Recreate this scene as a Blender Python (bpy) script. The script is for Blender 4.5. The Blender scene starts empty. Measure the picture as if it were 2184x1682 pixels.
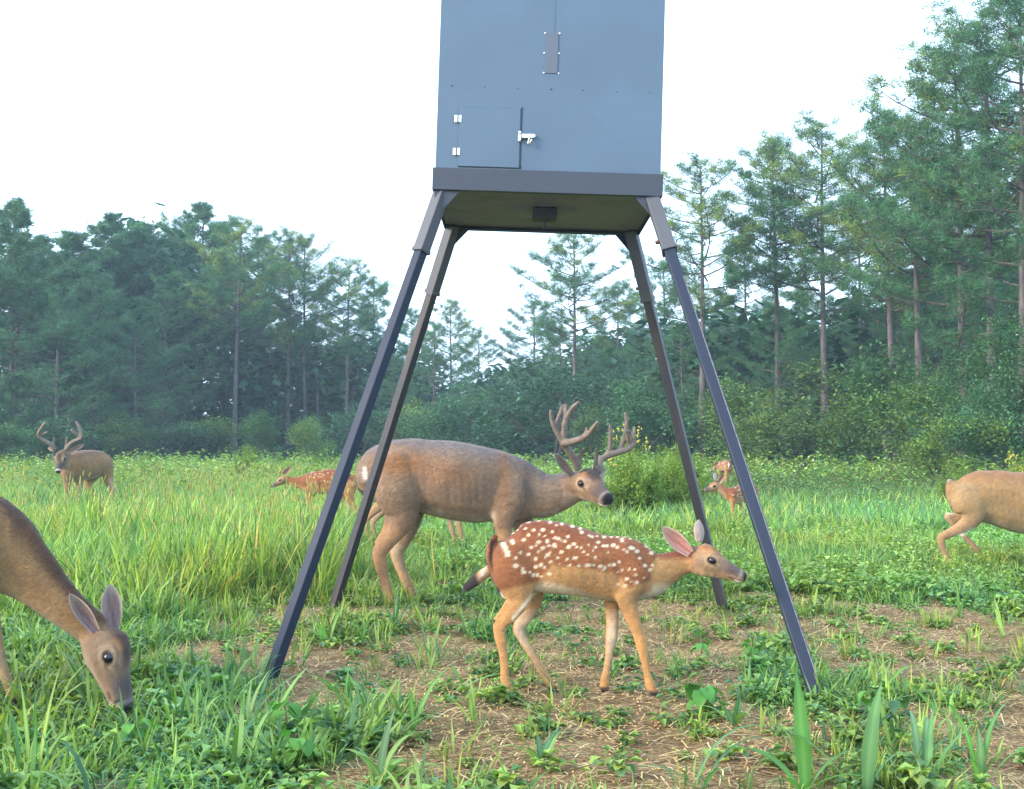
import bpy, math, random
import numpy as np
from mathutils import Vector, Matrix, kdtree

scene = bpy.context.scene
COL = scene.collection
# ------------------------------------------------------------------ camera, sky, sun, exposure
CAM_H = 0.95          # metres above ground
FOC = 2640.0          # focal length in units of a 2184 px wide frame
HOR = 956.0           # horizon row in that frame
CX = 1092.0
cam_d = bpy.data.cameras.new("camera")
cam_d.sensor_width = 36.0
cam_d.lens = 36.0 * FOC / 2184.0
cam_d.clip_start = 0.05
cam_d.clip_end = 900.0
cam = bpy.data.objects.new("camera", cam_d)
COL.objects.link(cam)
cam.location = (0, 0, CAM_H)
cam.rotation_euler = (math.radians(90) + math.atan((HOR - 841.0) / FOC), 0, 0)
cam_d.dof.use_dof = False
scene.camera = cam

SUN_EL, SUN_AZ = math.radians(24), math.radians(-118)   # azimuth from +Y clockwise; sun is to the left, a bit behind
world = bpy.data.worlds.new("World")
scene.world = world
world.use_nodes = True
wn = world.node_tree
wn.nodes.clear()
sky = wn.nodes.new("ShaderNodeTexSky")
sky.sky_type = 'NISHITA'
sky.sun_disc = False
sky.sun_elevation = SUN_EL
sky.sun_rotation = SUN_AZ
sky.air_density = 1.0
sky.dust_density = 3.0
sky.ozone_density = 1.0
# thin evening overcast: the blue of the sky is veiled with even white cloud
cloud = wn.nodes.new("ShaderNodeMixRGB")
cloud.inputs[0].default_value = 0.68
cloud.inputs[2].default_value = (4.9, 6.7, 8.8, 1)
bg = wn.nodes.new("ShaderNodeBackground")
bg.inputs[1].default_value = 0.13
wo = wn.nodes.new("ShaderNodeOutputWorld")
wn.links.new(sky.outputs[0], cloud.inputs[1])
wn.links.new(cloud.outputs[0], bg.inputs[0])
wn.links.new(bg.outputs[0], wo.inputs[0])

sun_d = bpy.data.lights.new("sun", 'SUN')
sun_d.energy = 1.5
sun_d.angle = math.radians(14)
sun_d.color = (1.0, 0.86, 0.68)
sun = bpy.data.objects.new("sun", sun_d)
COL.objects.link(sun)
sd = Vector((math.sin(SUN_AZ) * math.cos(SUN_EL), math.cos(SUN_AZ) * math.cos(SUN_EL), math.sin(SUN_EL)))
sun.rotation_euler = (-sd).to_track_quat('-Z', 'Y').to_euler()
scene.view_settings.view_transform = 'Standard'
scene.view_settings.look = 'None'
scene.view_settings.gamma = 1.0
scene.view_settings.exposure = 1.92
scene.render.engine = 'CYCLES'
scene.cycles.max_bounces = 6
scene.cycles.diffuse_bounces = 3
scene.cycles.transparent_max_bounces = 8
scene.cycles.volume_bounces = 0

rnd = random.Random(7)
rng = np.random.default_rng(7)

# ------------------------------------------------------------------ helpers
def tag(o, label=None, cat=None, group=None, kind=None):
    if label: o['label'] = label
    if cat: o['category'] = cat
    if group: o['group'] = group
    if kind: o['kind'] = kind
    return o

def empty(name, loc, rot=(0, 0, 0)):
    o = bpy.data.objects.new(name, None)
    o.empty_display_size = 0.1
    COL.objects.link(o)
    o.location = loc
    o.rotation_euler = rot
    return o

def link(name, me, parent=None, loc=None):
    o = bpy.data.objects.new(name, me)
    COL.objects.link(o)
    if parent is not None: o.parent = parent
    if loc is not None: o.location = loc
    return o

def mesh_np(name, V, F, mat=None, col=None, smooth=False, extra=None):
    """V (n,3), F (m,3|4) -> mesh; col (n,3) goes in a colour attribute 'Col'."""
    V = np.asarray(V, dtype=np.float32); F = np.asarray(F, dtype=np.int32)
    k = F.shape[1]
    me = bpy.data.meshes.new(name)
    me.vertices.add(len(V)); me.vertices.foreach_set("co", V.ravel())
    me.loops.add(F.size); me.loops.foreach_set("vertex_index", F.ravel())
    me.polygons.add(len(F))
    me.polygons.foreach_set("loop_start", np.arange(0, F.size, k, dtype=np.int32))
    me.polygons.foreach_set("loop_total", np.full(len(F), k, dtype=np.int32))
    if smooth: me.polygons.foreach_set("use_smooth", np.ones(len(F), dtype=bool))
    me.update(calc_edges=True)
    if col is not None:
        a = me.attributes.new("Col", 'FLOAT_COLOR', 'POINT')
        c = np.ones((len(V), 4), dtype=np.float32); c[:, :3] = col
        a.data.foreach_set("color", c.ravel())
    if extra is not None:
        for nm, arr in extra.items():
            a = me.attributes.new(nm, 'FLOAT', 'POINT')
            a.data.foreach_set("value", np.asarray(arr, dtype=np.float32))
    if mat: me.materials.append(mat)
    return me

def me_py(name, V, F, mat=None, smooth=False):
    me = bpy.data.meshes.new(name)
    me.from_pydata([tuple(v) for v in V], [], F)
    me.update()
    if smooth:
        for p in me.polygons: p.use_smooth = True
    if mat: me.materials.append(mat)
    return me

def unproj(px, py, Z):
    return Vector(((px - CX) * Z / FOC, Z, CAM_H + (HOR - py) * Z / FOC))

def gz(x, y):
    x = np.asarray(x, dtype=float); y = np.asarray(y, dtype=float)
    a = 0.018 * np.sin(1.7 * x + 0.6) * np.cos(1.3 * y + 0.4) + 0.012 * np.sin(3.9 * x - 2.1 * y) + 0.008 * np.sin(7.3 * x + 5.1 * y)
    b = 0.05 * np.sin(0.31 * x + 1.0) * np.sin(0.23 * y + 0.7) * np.clip((y - 7) / 10, 0, 1)
    return a + b

def vnoise(x, y, seed=0):
    """cheap smooth value noise, vectorised"""
    xi = np.floor(x).astype(np.int64); yi = np.floor(y).astype(np.int64)
    fx = x - xi; fy = y - yi
    fx = fx * fx * (3 - 2 * fx); fy = fy * fy * (3 - 2 * fy)
    def h(a, b):
        n = (a * 374761393 + b * 668265263 + seed * 974634777) & 0x7fffffff
        n = ((n ^ (n >> 13)) * 1274126177) & 0x7fffffff
        return ((n ^ (n >> 16)) & 0xffff) / 65535.0
    return (h(xi, yi) * (1 - fx) + h(xi + 1, yi) * fx) * (1 - fy) + (h(xi, yi + 1) * (1 - fx) + h(xi + 1, yi + 1) * fx) * fy

def sstep(a, b, x):
    t = np.clip((x - a) / (b - a), 0, 1)
    return t * t * (3 - 2 * t)

# ------------------------------------------------------------------ materials
def new_mat(name):
    m = bpy.data.materials.new(name); m.use_nodes = True
    nt = m.node_tree; nt.nodes.clear()
    out = nt.nodes.new("ShaderNodeOutputMaterial")
    return m, nt, out

def principled(nt, out, **kw):
    b = nt.nodes.new("ShaderNodeBsdfPrincipled")
    for k, v in kw.items():
        b.inputs[k].default_value = v
    nt.links.new(b.outputs[0], out.inputs[0])
    return b

def noise(nt, scale, detail=3, rough=0.5, vec=None, dist=0.0):
    n = nt.nodes.new("ShaderNodeTexNoise")
    n.inputs["Scale"].default_value = scale; n.inputs["Detail"].default_value = detail
    n.inputs["Roughness"].default_value = rough; n.inputs["Distortion"].default_value = dist
    if vec is not None: nt.links.new(vec, n.inputs["Vector"])
    return n

def ramp(nt, fac, stops):
    r = nt.nodes.new("ShaderNodeValToRGB")
    el = r.color_ramp.elements
    while len(el) < len(stops): el.new(0.5)
    for e, (p, c) in zip(el, stops):
        e.position = p; e.color = (*c, 1)
    nt.links.new(fac, r.inputs[0])
    return r

def mix(nt, typ, fac, a, b):
    m = nt.nodes.new("ShaderNodeMixRGB"); m.blend_type = typ
    for i, v in enumerate((fac, a, b)):
        if hasattr(v, "is_linked"): nt.links.new(v, m.inputs[i])
        elif i == 0: m.inputs[0].default_value = v
        else: m.inputs[i].default_value = (*v, 1)
    return m

def bump(nt, h, strength, dist, bsdf):
    b = nt.nodes.new("ShaderNodeBump"); b.inputs["Strength"].default_value = strength
    b.inputs["Distance"].default_value = dist
    nt.links.new(h, b.inputs["Height"]); nt.links.new(b.outputs[0], bsdf.inputs["Normal"])

def objcoord(nt, scale=(1, 1, 1)):
    tc = nt.nodes.new("ShaderNodeTexCoord"); mp = nt.nodes.new("ShaderNodeMapping")
    mp.inputs["Scale"].default_value = scale
    nt.links.new(tc.outputs["Object"], mp.inputs[0])
    return mp.outputs[0]

def leaf_material(name, trans=0.35, rough=0.55, tint=(1, 1, 1), nscale=6.0, spec=0.3):
    m, nt, out = new_mat(name)
    at = nt.nodes.new("ShaderNodeAttribute"); at.attribute_name = "Col"
    g = nt.nodes.new("ShaderNodeNewGeometry")
    n = noise(nt, nscale, 2, 0.5, g.outputs["Position"])
    r = ramp(nt, n.outputs[0], [(0.3, (0.75, 0.75, 0.75)), (0.7, (1.25, 1.2, 1.1))])
    c = mix(nt, 'MULTIPLY', 1.0, at.outputs["Color"], r.outputs[0])
    c2 = mix(nt, 'MULTIPLY', 1.0, c.outputs[0], tint)
    b = nt.nodes.new("ShaderNodeBsdfPrincipled")
    b.inputs["Roughness"].default_value = rough
    b.inputs["Specular IOR Level"].default_value = spec
    nt.links.new(c2.outputs[0], b.inputs["Base Color"])
    t = nt.nodes.new("ShaderNodeBsdfTranslucent")
    ty = mix(nt, 'MULTIPLY', 1.0, c2.outputs[0], (1.15, 1.2, 0.6))
    nt.links.new(ty.outputs[0], t.inputs[0])
    ms = nt.nodes.new("ShaderNodeMixShader"); ms.inputs[0].default_value = trans
    nt.links.new(b.outputs[0], ms.inputs[1]); nt.links.new(t.outputs[0], ms.inputs[2])
    nt.links.new(ms.outputs[0], out.inputs[0])
    return m

M_grass = leaf_material("grass_blades", 0.38, 0.5)
M_weed = leaf_material("weed_leaves", 0.3, 0.5)
M_needle = leaf_material("pine_needles", 0.22, 0.6, nscale=0.9)
M_leaf = leaf_material("broad_leaves", 0.25, 0.7, nscale=0.6, spec=0.12)
M_straw = leaf_material("straw", 0.15, 0.7, nscale=9)

def mat_bark(name, c1, c2):
    m, nt, out = new_mat(name)
    b = principled(nt, out, Roughness=0.9)
    v = objcoord(nt, (1, 1, 0.25))
    n = noise(nt, 9, 5, 0.65, v)
    r = ramp(nt, n.outputs[0], [(0.32, c1), (0.68, c2)])
    nt.links.new(r.outputs[0], b.inputs["Base Color"])
    bump(nt, n.outputs[0], 0.8, 0.04, b)
    return m
M_bark = mat_bark("pine_bark", (0.035, 0.03, 0.032), (0.125, 0.10, 0.095))
M_twig = mat_bark("branch_bark", (0.04, 0.035, 0.03), (0.10, 0.08, 0.07))

def mat_fur():
    m, nt, out = new_mat("deer_coat")
    b = principled(nt, out, Roughness=0.85)
    b.inputs["Specular IOR Level"].default_value = 0.15
    b.inputs["Sheen Weight"].default_value = 0.12
    b.inputs["Sheen Roughness"].default_value = 0.5
    at = nt.nodes.new("ShaderNodeAttribute"); at.attribute_name = "Col"
    v = objcoord(nt, (0.35, 1, 1))
    n1 = noise(nt, 260, 2, 0.6, v)
    r1 = ramp(nt, n1.outputs[0], [(0.3, (0.86, 0.86, 0.86)), (0.7, (1.12, 1.12, 1.12))])
    v2 = objcoord(nt, (1, 1, 1))
    n2 = noise(nt, 9, 6, 0.7, v2)
    r2 = ramp(nt, n2.outputs[0], [(0.3, (0.74, 0.77, 0.84)), (0.7, (1.24, 1.15, 1.0))])
    c = mix(nt, 'MULTIPLY', 1.0, at.outputs["Color"], r1.outputs[0])
    c = mix(nt, 'MULTIPLY', 1.0, c.outputs[0], r2.outputs[0])
    nt.links.new(c.outputs[0], b.inputs["Base Color"])
    n3 = noise(nt, 260, 2, 0.6, v)
    ad = nt.nodes.new("ShaderNodeMath"); ad.operation = 'MULTIPLY_ADD'
    nt.links.new(n2.outputs[0], ad.inputs[0]); ad.inputs[1].default_value = 2.0
    nt.links.new(n3.outputs[0], ad.inputs[2])
    bump(nt, ad.outputs[0], 0.55, 0.004, b)
    return m
M_fur = mat_fur()
def mat_hair():
    m, nt, out = new_mat("deer_hair")
    b = principled(nt, out, Roughness=0.7); b.inputs["Specular IOR Level"].default_value = 0.2
    at = nt.nodes.new("ShaderNodeAttribute"); at.attribute_name = "Col"
    nt.links.new(at.outputs["Color"], b.inputs["Base Color"])
    return m
M_hair = mat_hair()

def mat_simple(name, color, rough=0.5, metal=0.0, nscale=30, var=0.25, bstr=0.0, coat=0.0):
    m, nt, out = new_mat(name)
    b = principled(nt, out, Roughness=rough, Metallic=metal)
    b.inputs["Coat Weight"].default_value = coat
    v = objcoord(nt)
    n = noise(nt, nscale, 4, 0.6, v)
    lo = tuple(c * (1 - var) for c in color); hi = tuple(min(1, c * (1 + var)) for c in color)
    r = ramp(nt, n.outputs[0], [(0.3, lo), (0.7, hi)])
    nt.links.new(r.outputs[0], b.inputs["Base Color"])
    if bstr: bump(nt, n.outputs[0], bstr, 0.003, b)
    return m
M_eye = mat_simple("deer_eye", (0.006, 0.005, 0.008), 0.22)
M_antler = mat_simple("velvet_antler", (0.15, 0.115, 0.095), 0.85, nscale=40, var=0.35, bstr=0.4)
M_zinc = mat_simple("zinc_plate", (0.62, 0.62, 0.6), 0.35, 0.7, nscale=60, var=0.15)
M_zincd = mat_simple("weld_seam", (0.12, 0.12, 0.14), 0.6, 0.2, nscale=60, var=0.4)
M_dark = mat_simple("dark_plastic", (0.02, 0.024, 0.03), 0.6, nscale=20)
M_rustdot = mat_simple("rusty_screw", (0.10, 0.05, 0.035), 0.8, 0.2)
M_corn = mat_simple("corn_kernel", (0.62, 0.38, 0.10), 0.5, nscale=200)
M_flower = mat_simple("yellow_flower", (0.42, 0.34, 0.04), 0.7, nscale=30)

def mat_paint(name, base, rough, rust_lo, rust_hi, scale=(1, 1, 1), rust=(0.13, 0.07, 0.045), streak=(6, 6, 0.6), spec=0.5):
    m, nt, out = new_mat(name)
    b = principled(nt, out, Roughness=rough)
    b.inputs["Specular IOR Level"].default_value = spec
    v = objcoord(nt, scale)
    n1 = noise(nt, 2.2, 4, 0.6, v)
    r1 = ramp(nt, n1.outputs[0], [(0.3, tuple(c * 0.86 for c in base)), (0.7, tuple(c * 1.12 for c in base))])
    v2 = objcoord(nt, streak)
    n2 = noise(nt, 3.0, 6, 0.7, v2)
    k = ramp(nt, n2.outputs[0], [(rust_lo, (0, 0, 0)), (rust_hi, (1, 1, 1))])
    c = mix(nt, 'MIX', k.outputs[0], r1.outputs[0], rust)
    n3 = noise(nt, 900, 2, 0.5, objcoord(nt))
    r3 = ramp(nt, n3.outputs[0], [(0.3, (0.93, 0.93, 0.93)), (0.7, (1.07, 1.07, 1.07))])
    c2 = mix(nt, 'MULTIPLY', 1.0, c.outputs[0], r3.outputs[0])
    nt.links.new(c2.outputs[0], b.inputs["Base Color"])
    rr = ramp(nt, n1.outputs[0], [(0.3, (rough * 0.85,) * 3), (0.7, (min(1, rough * 1.15),) * 3)])
    nt.links.new(rr.outputs[0], b.inputs["Roughness"])
    bump(nt, n1.outputs[0], 0.12, 0.01, b)
    return m
M_box = mat_paint("box_paint", (0.060, 0.097, 0.145), 0.6, 0.78, 0.95, rust=(0.09, 0.10, 0.12), streak=(5, 5, 0.5))
M_frame = mat_paint("frame_paint", (0.026, 0.033, 0.05), 0.6, 0.66, 0.8, streak=(3, 3, 3))
M_floor = mat_paint("underside_metal", (0.15, 0.13, 0.19), 0.6, 0.5, 0.75, rust=(0.10, 0.09, 0.12), streak=(1.5, 1.5, 1.5))
M_leg = mat_paint("leg_paint", (0.012, 0.018, 0.036), 0.55, 0.70, 0.85, streak=(9, 9, 1.2), spec=0.28)
M_legrust = mat_paint("rusty_leg_paint", (0.020, 0.022, 0.03), 0.55, 0.5, 0.75, streak=(9, 9, 1.0), rust=(0.06, 0.042, 0.036))
M_sock = mat_paint("socket_paint", (0.055, 0.055, 0.066), 0.6, 0.5, 0.72, streak=(4, 4, 1.5), rust=(0.06, 0.05, 0.048))

# ------------------------------------------------------------------ ground
def bare_mask(x, y):
    """1 = trodden straw and soil, 0 = green cover"""
    n = 0.55 * vnoise(x * 1.7 + 3.1, y * 1.3 + 7.7, 3) + 0.45 * vnoise(x * 4.6 + 9.2, y * 3.4 + 1.3, 5)
    d = np.hypot((x - 0.75) / 3.4, (y - 5.2) / 3.1)
    zone = 1 - sstep(0.55, 1.15, d)
    left = np.clip(sstep(0.1, -1.2, x) * sstep(7.2, 6.2, y), 0, 1) * 0.27     # greener lower left
    right = sstep(1.1, 2.2, x) * sstep(5.2, 4.6, y) * 0.12
    v = zone * 0.61 + (n - 0.5) * 1.25 - left + right
    return sstep(0.24, 0.44, v)

def build_ground():
    # one sheet, fine near the camera and coarse out to the horizon
    ys = np.concatenate([np.arange(-6, 2, 0.5), np.arange(2, 11, 0.065), np.geomspace(11, 600, 90)])
    xs_n = np.arange(-6, 6.01, 0.065)
    xs = np.concatenate([-np.geomspace(500, 6.3, 50), xs_n, np.geomspace(6.3, 500, 50)])
    X, Y = np.meshgrid(xs, ys)
    bm = bare_mask(X, Y)
    near = sstep(16, 9, Y) * sstep(9, 6, np.abs(X))
    fine = (vnoise(X * 9, Y * 9, 11) - 0.5) * 0.022 + (vnoise(X * 21, Y * 21, 12) - 0.5) * 0.012
    Zz = gz(X, Y) + fine * near
    V = np.stack([X, Y, Zz], -1).reshape(-1, 3)
    nx, ny = len(xs), len(ys)
    i = np.arange(nx * ny).reshape(ny, nx)
    F = np.stack([i[:-1, :-1], i[:-1, 1:], i[1:, 1:], i[1:, :-1]], -1).reshape(-1, 4)
    m, nt, out = new_mat("soil_and_straw")
    b = principled(nt, out, Roughness=0.95)
    b.inputs["Specular IOR Level"].default_value = 0.1
    g = nt.nodes.new("ShaderNodeNewGeometry")
    P = g.outputs["Position"]
    at = nt.nodes.new("ShaderNodeAttribute"); at.attribute_name = "bare"
    mp = nt.nodes.new("ShaderNodeMapping"); mp.inputs["Scale"].default_value = (1, 2.0, 1); mp.inputs["Rotation"].default_value = (0, 0, 0.4)
    nt.links.new(P, mp.inputs[0])
    n1 = noise(nt, 45, 5, 0.7, mp.outputs[0], 0.6)
    soil = ramp(nt, n1.outputs[0], [(0.30, (0.045, 0.028, 0.018)), (0.44, (0.14, 0.09, 0.048)), (0.55, (0.28, 0.20, 0.10)), (0.68, (0.52, 0.41, 0.22))])
    n2 = noise(nt, 3.5, 3, 0.6, P)
    pch = ramp(nt, n2.outputs[0], [(0.35, (0.75, 0.68, 0.62)), (0.65, (1.25, 1.2, 1.1))])
    s2 = mix(nt, 'MULTIPLY', 1.0, soil.outputs[0], pch.outputs[0])
    n4 = noise(nt, 14, 5, 0.7, P)
    gr = ramp(nt, n4.outputs[0], [(0.3, (0.03, 0.05, 0.014)), (0.55, (0.07, 0.12, 0.03)), (0.75, (0.14, 0.16, 0.06))])
    c = mix(nt, 'MIX', at.outputs["Fac"], gr.outputs[0], s2.outputs[0])
    nt.links.new(c.outputs[0], b.inputs["Base Color"])
    bump(nt, n1.outputs[0], 0.9, 0.02, b)
    me = mesh_np("ground", V, F, m, smooth=True, extra={"bare": np.clip(bm, 0, 1).ravel()})
    o = link("ground", me); tag(o, kind="structure")
build_ground()

# ------------------------------------------------------------------ blades and scatter
def blade(length, width, lean, bend, segs, az, base=(0, 0), fold=0.0):
    """one tapering bent blade as triangles; lean = start angle from vertical, bend = extra angle over its length"""
    ca, sa = math.cos(az), math.sin(az)
    pts = []; x = 0.0; z = 0.0; ang = lean
    st = length / segs
    pts.append((x, z))
    for i in range(segs):
        ang2 = lean + bend * ((i + 0.5) / segs) ** 1.3
        x += math.sin(ang2) * st; z += math.cos(ang2) * st
        pts.append((x, z))
    V = []; F = []
    for i, (px, pz) in enumerate(pts[:-1]):
        t = i / segs
        w = width * (0.55 + 0.9 * t if t < 0.5 else 1.0 * (1 - ((t - 0.5) / 0.5) ** 1.6 * 0.75)) * 0.5
        V.append((base[0] + px * ca - w * sa, base[1] + px * sa + w * ca, pz))
        V.append((base[0] + px * ca + w * sa, base[1] + px * sa - w * ca, pz))
    px, pz = pts[-1]
    V.append((base[0] + px * ca, base[1] + px * sa, pz))
    for i in range(segs - 1):
        a = 2 * i
        F.append((a, a + 1, a + 3)); F.append((a, a + 3, a + 2))
    a = 2 * (segs - 1)
    F.append((a, a + 1, a + 2))
    return V, F

class Tuft:
    def __init__(s): s.V = []; s.F = []; s.C = []
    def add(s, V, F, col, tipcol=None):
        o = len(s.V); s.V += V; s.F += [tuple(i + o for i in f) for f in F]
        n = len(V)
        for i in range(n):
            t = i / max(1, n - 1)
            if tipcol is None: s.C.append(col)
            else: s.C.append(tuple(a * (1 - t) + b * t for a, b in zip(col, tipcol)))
    def arr(s): return np.array(s.V, dtype=np.float32), np.array(s.F, dtype=np.int32), np.array(s.C, dtype=np.float32)

def jit(c, r, v=0.18):
    k = 1 + r.uniform(-v, v)
    return (c[0] * k * (1 + r.uniform(-0.12, 0.12)), c[1] * k, c[2] * k * (1 + r.uniform(-0.15, 0.15)))

G1 = (0.135, 0.26, 0.07)     # lush green
G2 = (0.22, 0.36, 0.10)       # yellow green
G3 = (0.065, 0.165, 0.075)     # deep blue green
GY = (0.30, 0.30, 0.10)       # dry blade

def tuft_grass(seed, n, h, spread, width, segs, lean=0.35, bend=1.0, cols=(G1, G2, G3), dry=0.06):
    r = random.Random(seed); t = Tuft()
    for i in range(n):
        L = h * r.uniform(0.55, 1.15)
        a = r.uniform(0, 6.283); d = spread * math.sqrt(r.random())
        c = jit(r.choice(cols), r) if r.random() > dry else jit(GY, r)
        V, F = blade(L, width * r.uniform(0.7, 1.3), abs(r.gauss(0, lean)), r.uniform(0.1, 1.0) * bend, segs, a + r.gauss(0, 0.6),
                     (d * math.cos(a), d * math.sin(a)))
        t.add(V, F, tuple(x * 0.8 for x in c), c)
    return t.arr()

def leaf_shape(L, W, az, elev, pos, droop=0.3, lobes=False):
    """small broad leaf, 6 triangles, folded on the midrib"""
    ca, sa = math.cos(az), math.sin(az)
    V = []
    prof = [(0, 0.05), (0.3, 0.85), (0.62, 1.0), (0.85, 0.6), (1.0, 0.0)]
    rows = []
    for (t, w) in prof:
        x = L * t * math.cos(elev - droop * t); z = L * t * math.sin(elev - droop * t)
        ww = W * 0.5 * w
        row = []
        for sgn in (-1, 0, 1):
            y = sgn * ww; zz = z + (abs(sgn) * ww * 0.35)
            row.append((pos[0] + x * ca - y * sa, pos[1] + x * sa + y * ca, pos[2] + zz))
        rows.append(row)
    for rw in rows[:-1]: V += rw
    V.append(rows[-1][1])
    F = []
    for i in range(3):
        a = 3 * i
        F += [(a, a + 1, a + 4), (a, a + 4, a + 3), (a + 1, a + 2, a + 5), (a + 1, a + 5, a + 4)]
    F += [(9, 10, 12), (10, 11, 12)]
    return V, F

def leaf_lite(L, W, az, elev, pos, droop=0.3):
    """small broad leaf for scattered weeds: a diamond folded on its midrib"""
    ca, sa = math.cos(az), math.sin(az); V = []
    for (t, y) in ((0, 0), (0.5, -0.62 * W), (1.0, 0), (0.5, 0.62 * W)):
        x = L * t * math.cos(elev - droop * t); z = L * t * math.sin(elev - droop * t) + abs(y) * 0.35
        V.append((pos[0] + x * ca - y * sa, pos[1] + x * sa + y * ca, pos[2] + z))
    return V, [(0, 1, 2), (0, 2, 3)]

def tuft_weed(seed, stems=6, h=0.09, L=0.035, W=0.022, cols=(G1, G3, G2)):
    r = random.Random(seed); t = Tuft()
    for s in range(stems):
        a = r.uniform(0, 6.283); hh = h * r.uniform(0.4, 1.15); out = h * r.uniform(0.3, 1.3)
        x, y = out * math.cos(a), out * math.sin(a)
        V, F = blade(math.hypot(hh, out), 0.003, math.atan2(out, hh), 0.1, 1, a)
        t.add(V, F, jit(G3, r))
        for k in range(r.randint(3, 5)):
            u = r.uniform(0.45, 1.0)
            V, F = leaf_lite(L * r.uniform(0.7, 1.4), W * r.uniform(0.7, 1.3), r.uniform(0, 6.283), r.uniform(-0.1, 0.7), (x * u, y * u, hh * u), 0.5)
            t.add(V, F, jit(r.choice(cols), r, 0.25))
    return t.arr()

def tuft_seed(seed, n, h, cols=((0.36, 0.36, 0.12), (0.30, 0.36, 0.10))):
    """grass stems with cylindrical foxtail seed heads"""
    r = random.Random(seed); t = Tuft()
    for i in range(n):
        a = r.uniform(0, 6.283); d = 0.1 * math.sqrt(r.random()); bx, by = d * math.cos(a), d * math.sin(a)
        L = h * r.uniform(0.7, 1.1); lean = abs(r.gauss(0, 0.14))
        V, F = blade(L, 0.0045, lean, 0.15, 2, a, (bx, by))
        t.add(V, F, jit(G2, r))
        tip = V[-1]
        hl = r.uniform(0.05, 0.1)
        dx, dy = math.cos(a) * 0.25, math.sin(a) * 0.25
        c = jit(r.choice(cols), r)
        vs = []; nseg = 3
        for k in range(nseg + 1):
            rr = (0.35, 1, 0.9, 0.15)[k] * 0.0075
            for q in range(4):
                an = q * math.pi / 2
                vs.append((tip[0] + dx * hl * k / nseg + rr * math.cos(an), tip[1] + dy * hl * k / nseg + rr * math.sin(an), tip[2] - 0.01 + hl * k / nseg))
        fs = []
        for k in range(nseg):
            for q in range(4):
                a0 = k * 4 + q; a1 = k * 4 + (q + 1) % 4
                fs += [(a0, a1, a1 + 4), (a0, a1 + 4, a0 + 4)]
        t.add(vs, fs, c)
    return t.arr()

def scatter(name, variants, xs, ys, scale, mat, zoff=-0.005, colmul=None, tilt=0.0, zs=None):
    """copies of the variants at the points, as one mesh"""
    N = len(xs); which = rng.integers(0, len(variants), N)
    ang = rng.uniform(0, 2 * np.pi, N)
    z0 = gz(xs, ys) + zoff if zs is None else zs
    VV, FF, CC = [], [], []; off = 0
    for k, (V, F, C) in enumerate(variants):
        idx = np.where(which == k)[0]
        if len(idx) == 0: continue
        c, s = np.cos(ang[idx])[:, None], np.sin(ang[idx])[:, None]
        sc = scale[idx][:, None]
        X = (V[None, :, 0] * c - V[None, :, 1] * s) * sc
        Y = (V[None, :, 0] * s + V[None, :, 1] * c) * sc
        Z = V[None, :, 2] * sc
        if tilt:
            tx = rng.normal(0, tilt, len(idx))[:, None]; ty = rng.normal(0, tilt, len(idx))[:, None]
            X = X + Z * tx; Y = Y + Z * ty
        P = np.stack([X + xs[idx][:, None], Y + ys[idx][:, None], Z + z0[idx][:, None]], -1)
        cm = np.ones((len(idx), 1, 3)) if colmul is None else colmul[idx][:, None, :]
        VV.append(P.reshape(-1, 3)); CC.append((C[None] * cm).reshape(-1, 3))
        FF.append((F[None] + (off + np.arange(len(idx)) * len(V))[:, None, None]).reshape(-1, 3))
        off += len(idx) * len(V)
    V = np.concatenate(VV); F = np.concatenate(FF); C = np.concatenate(CC)
    return link(name, mesh_np(name, V, F, mat, C)), len(F)

def view_points(n, z0, z1, margin=0.55, power=1.0, pad=0.4):
    """random ground points in the camera's view wedge between two depths"""
    u = rng.random(n)
    y = (z0 ** (2 - power) + u * (z1 ** (2 - power) - z0 ** (2 - power))) ** (1 / (2 - power))
    half = y * 0.4137 * (1 + 0.0) + pad + margin * 0.5
    x = rng.uniform(-1, 1, n) * half
    return x, y

TRIS = 0
def field_col(x, y, v=0.12):
    """slow colour drift over the meadow"""
    n = vnoise(x * 0.35 + 5, y * 0.22 + 2, 21); n2 = vnoise(x * 1.1, y * 0.8, 22)
    k = 0.86 + 0.34 * n + rng.normal(0, v * 0.5, len(x))
    return np.stack([k * (0.85 + 0.5 * n2), k, k * (1.05 - 0.35 * n2)], -1)

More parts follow.
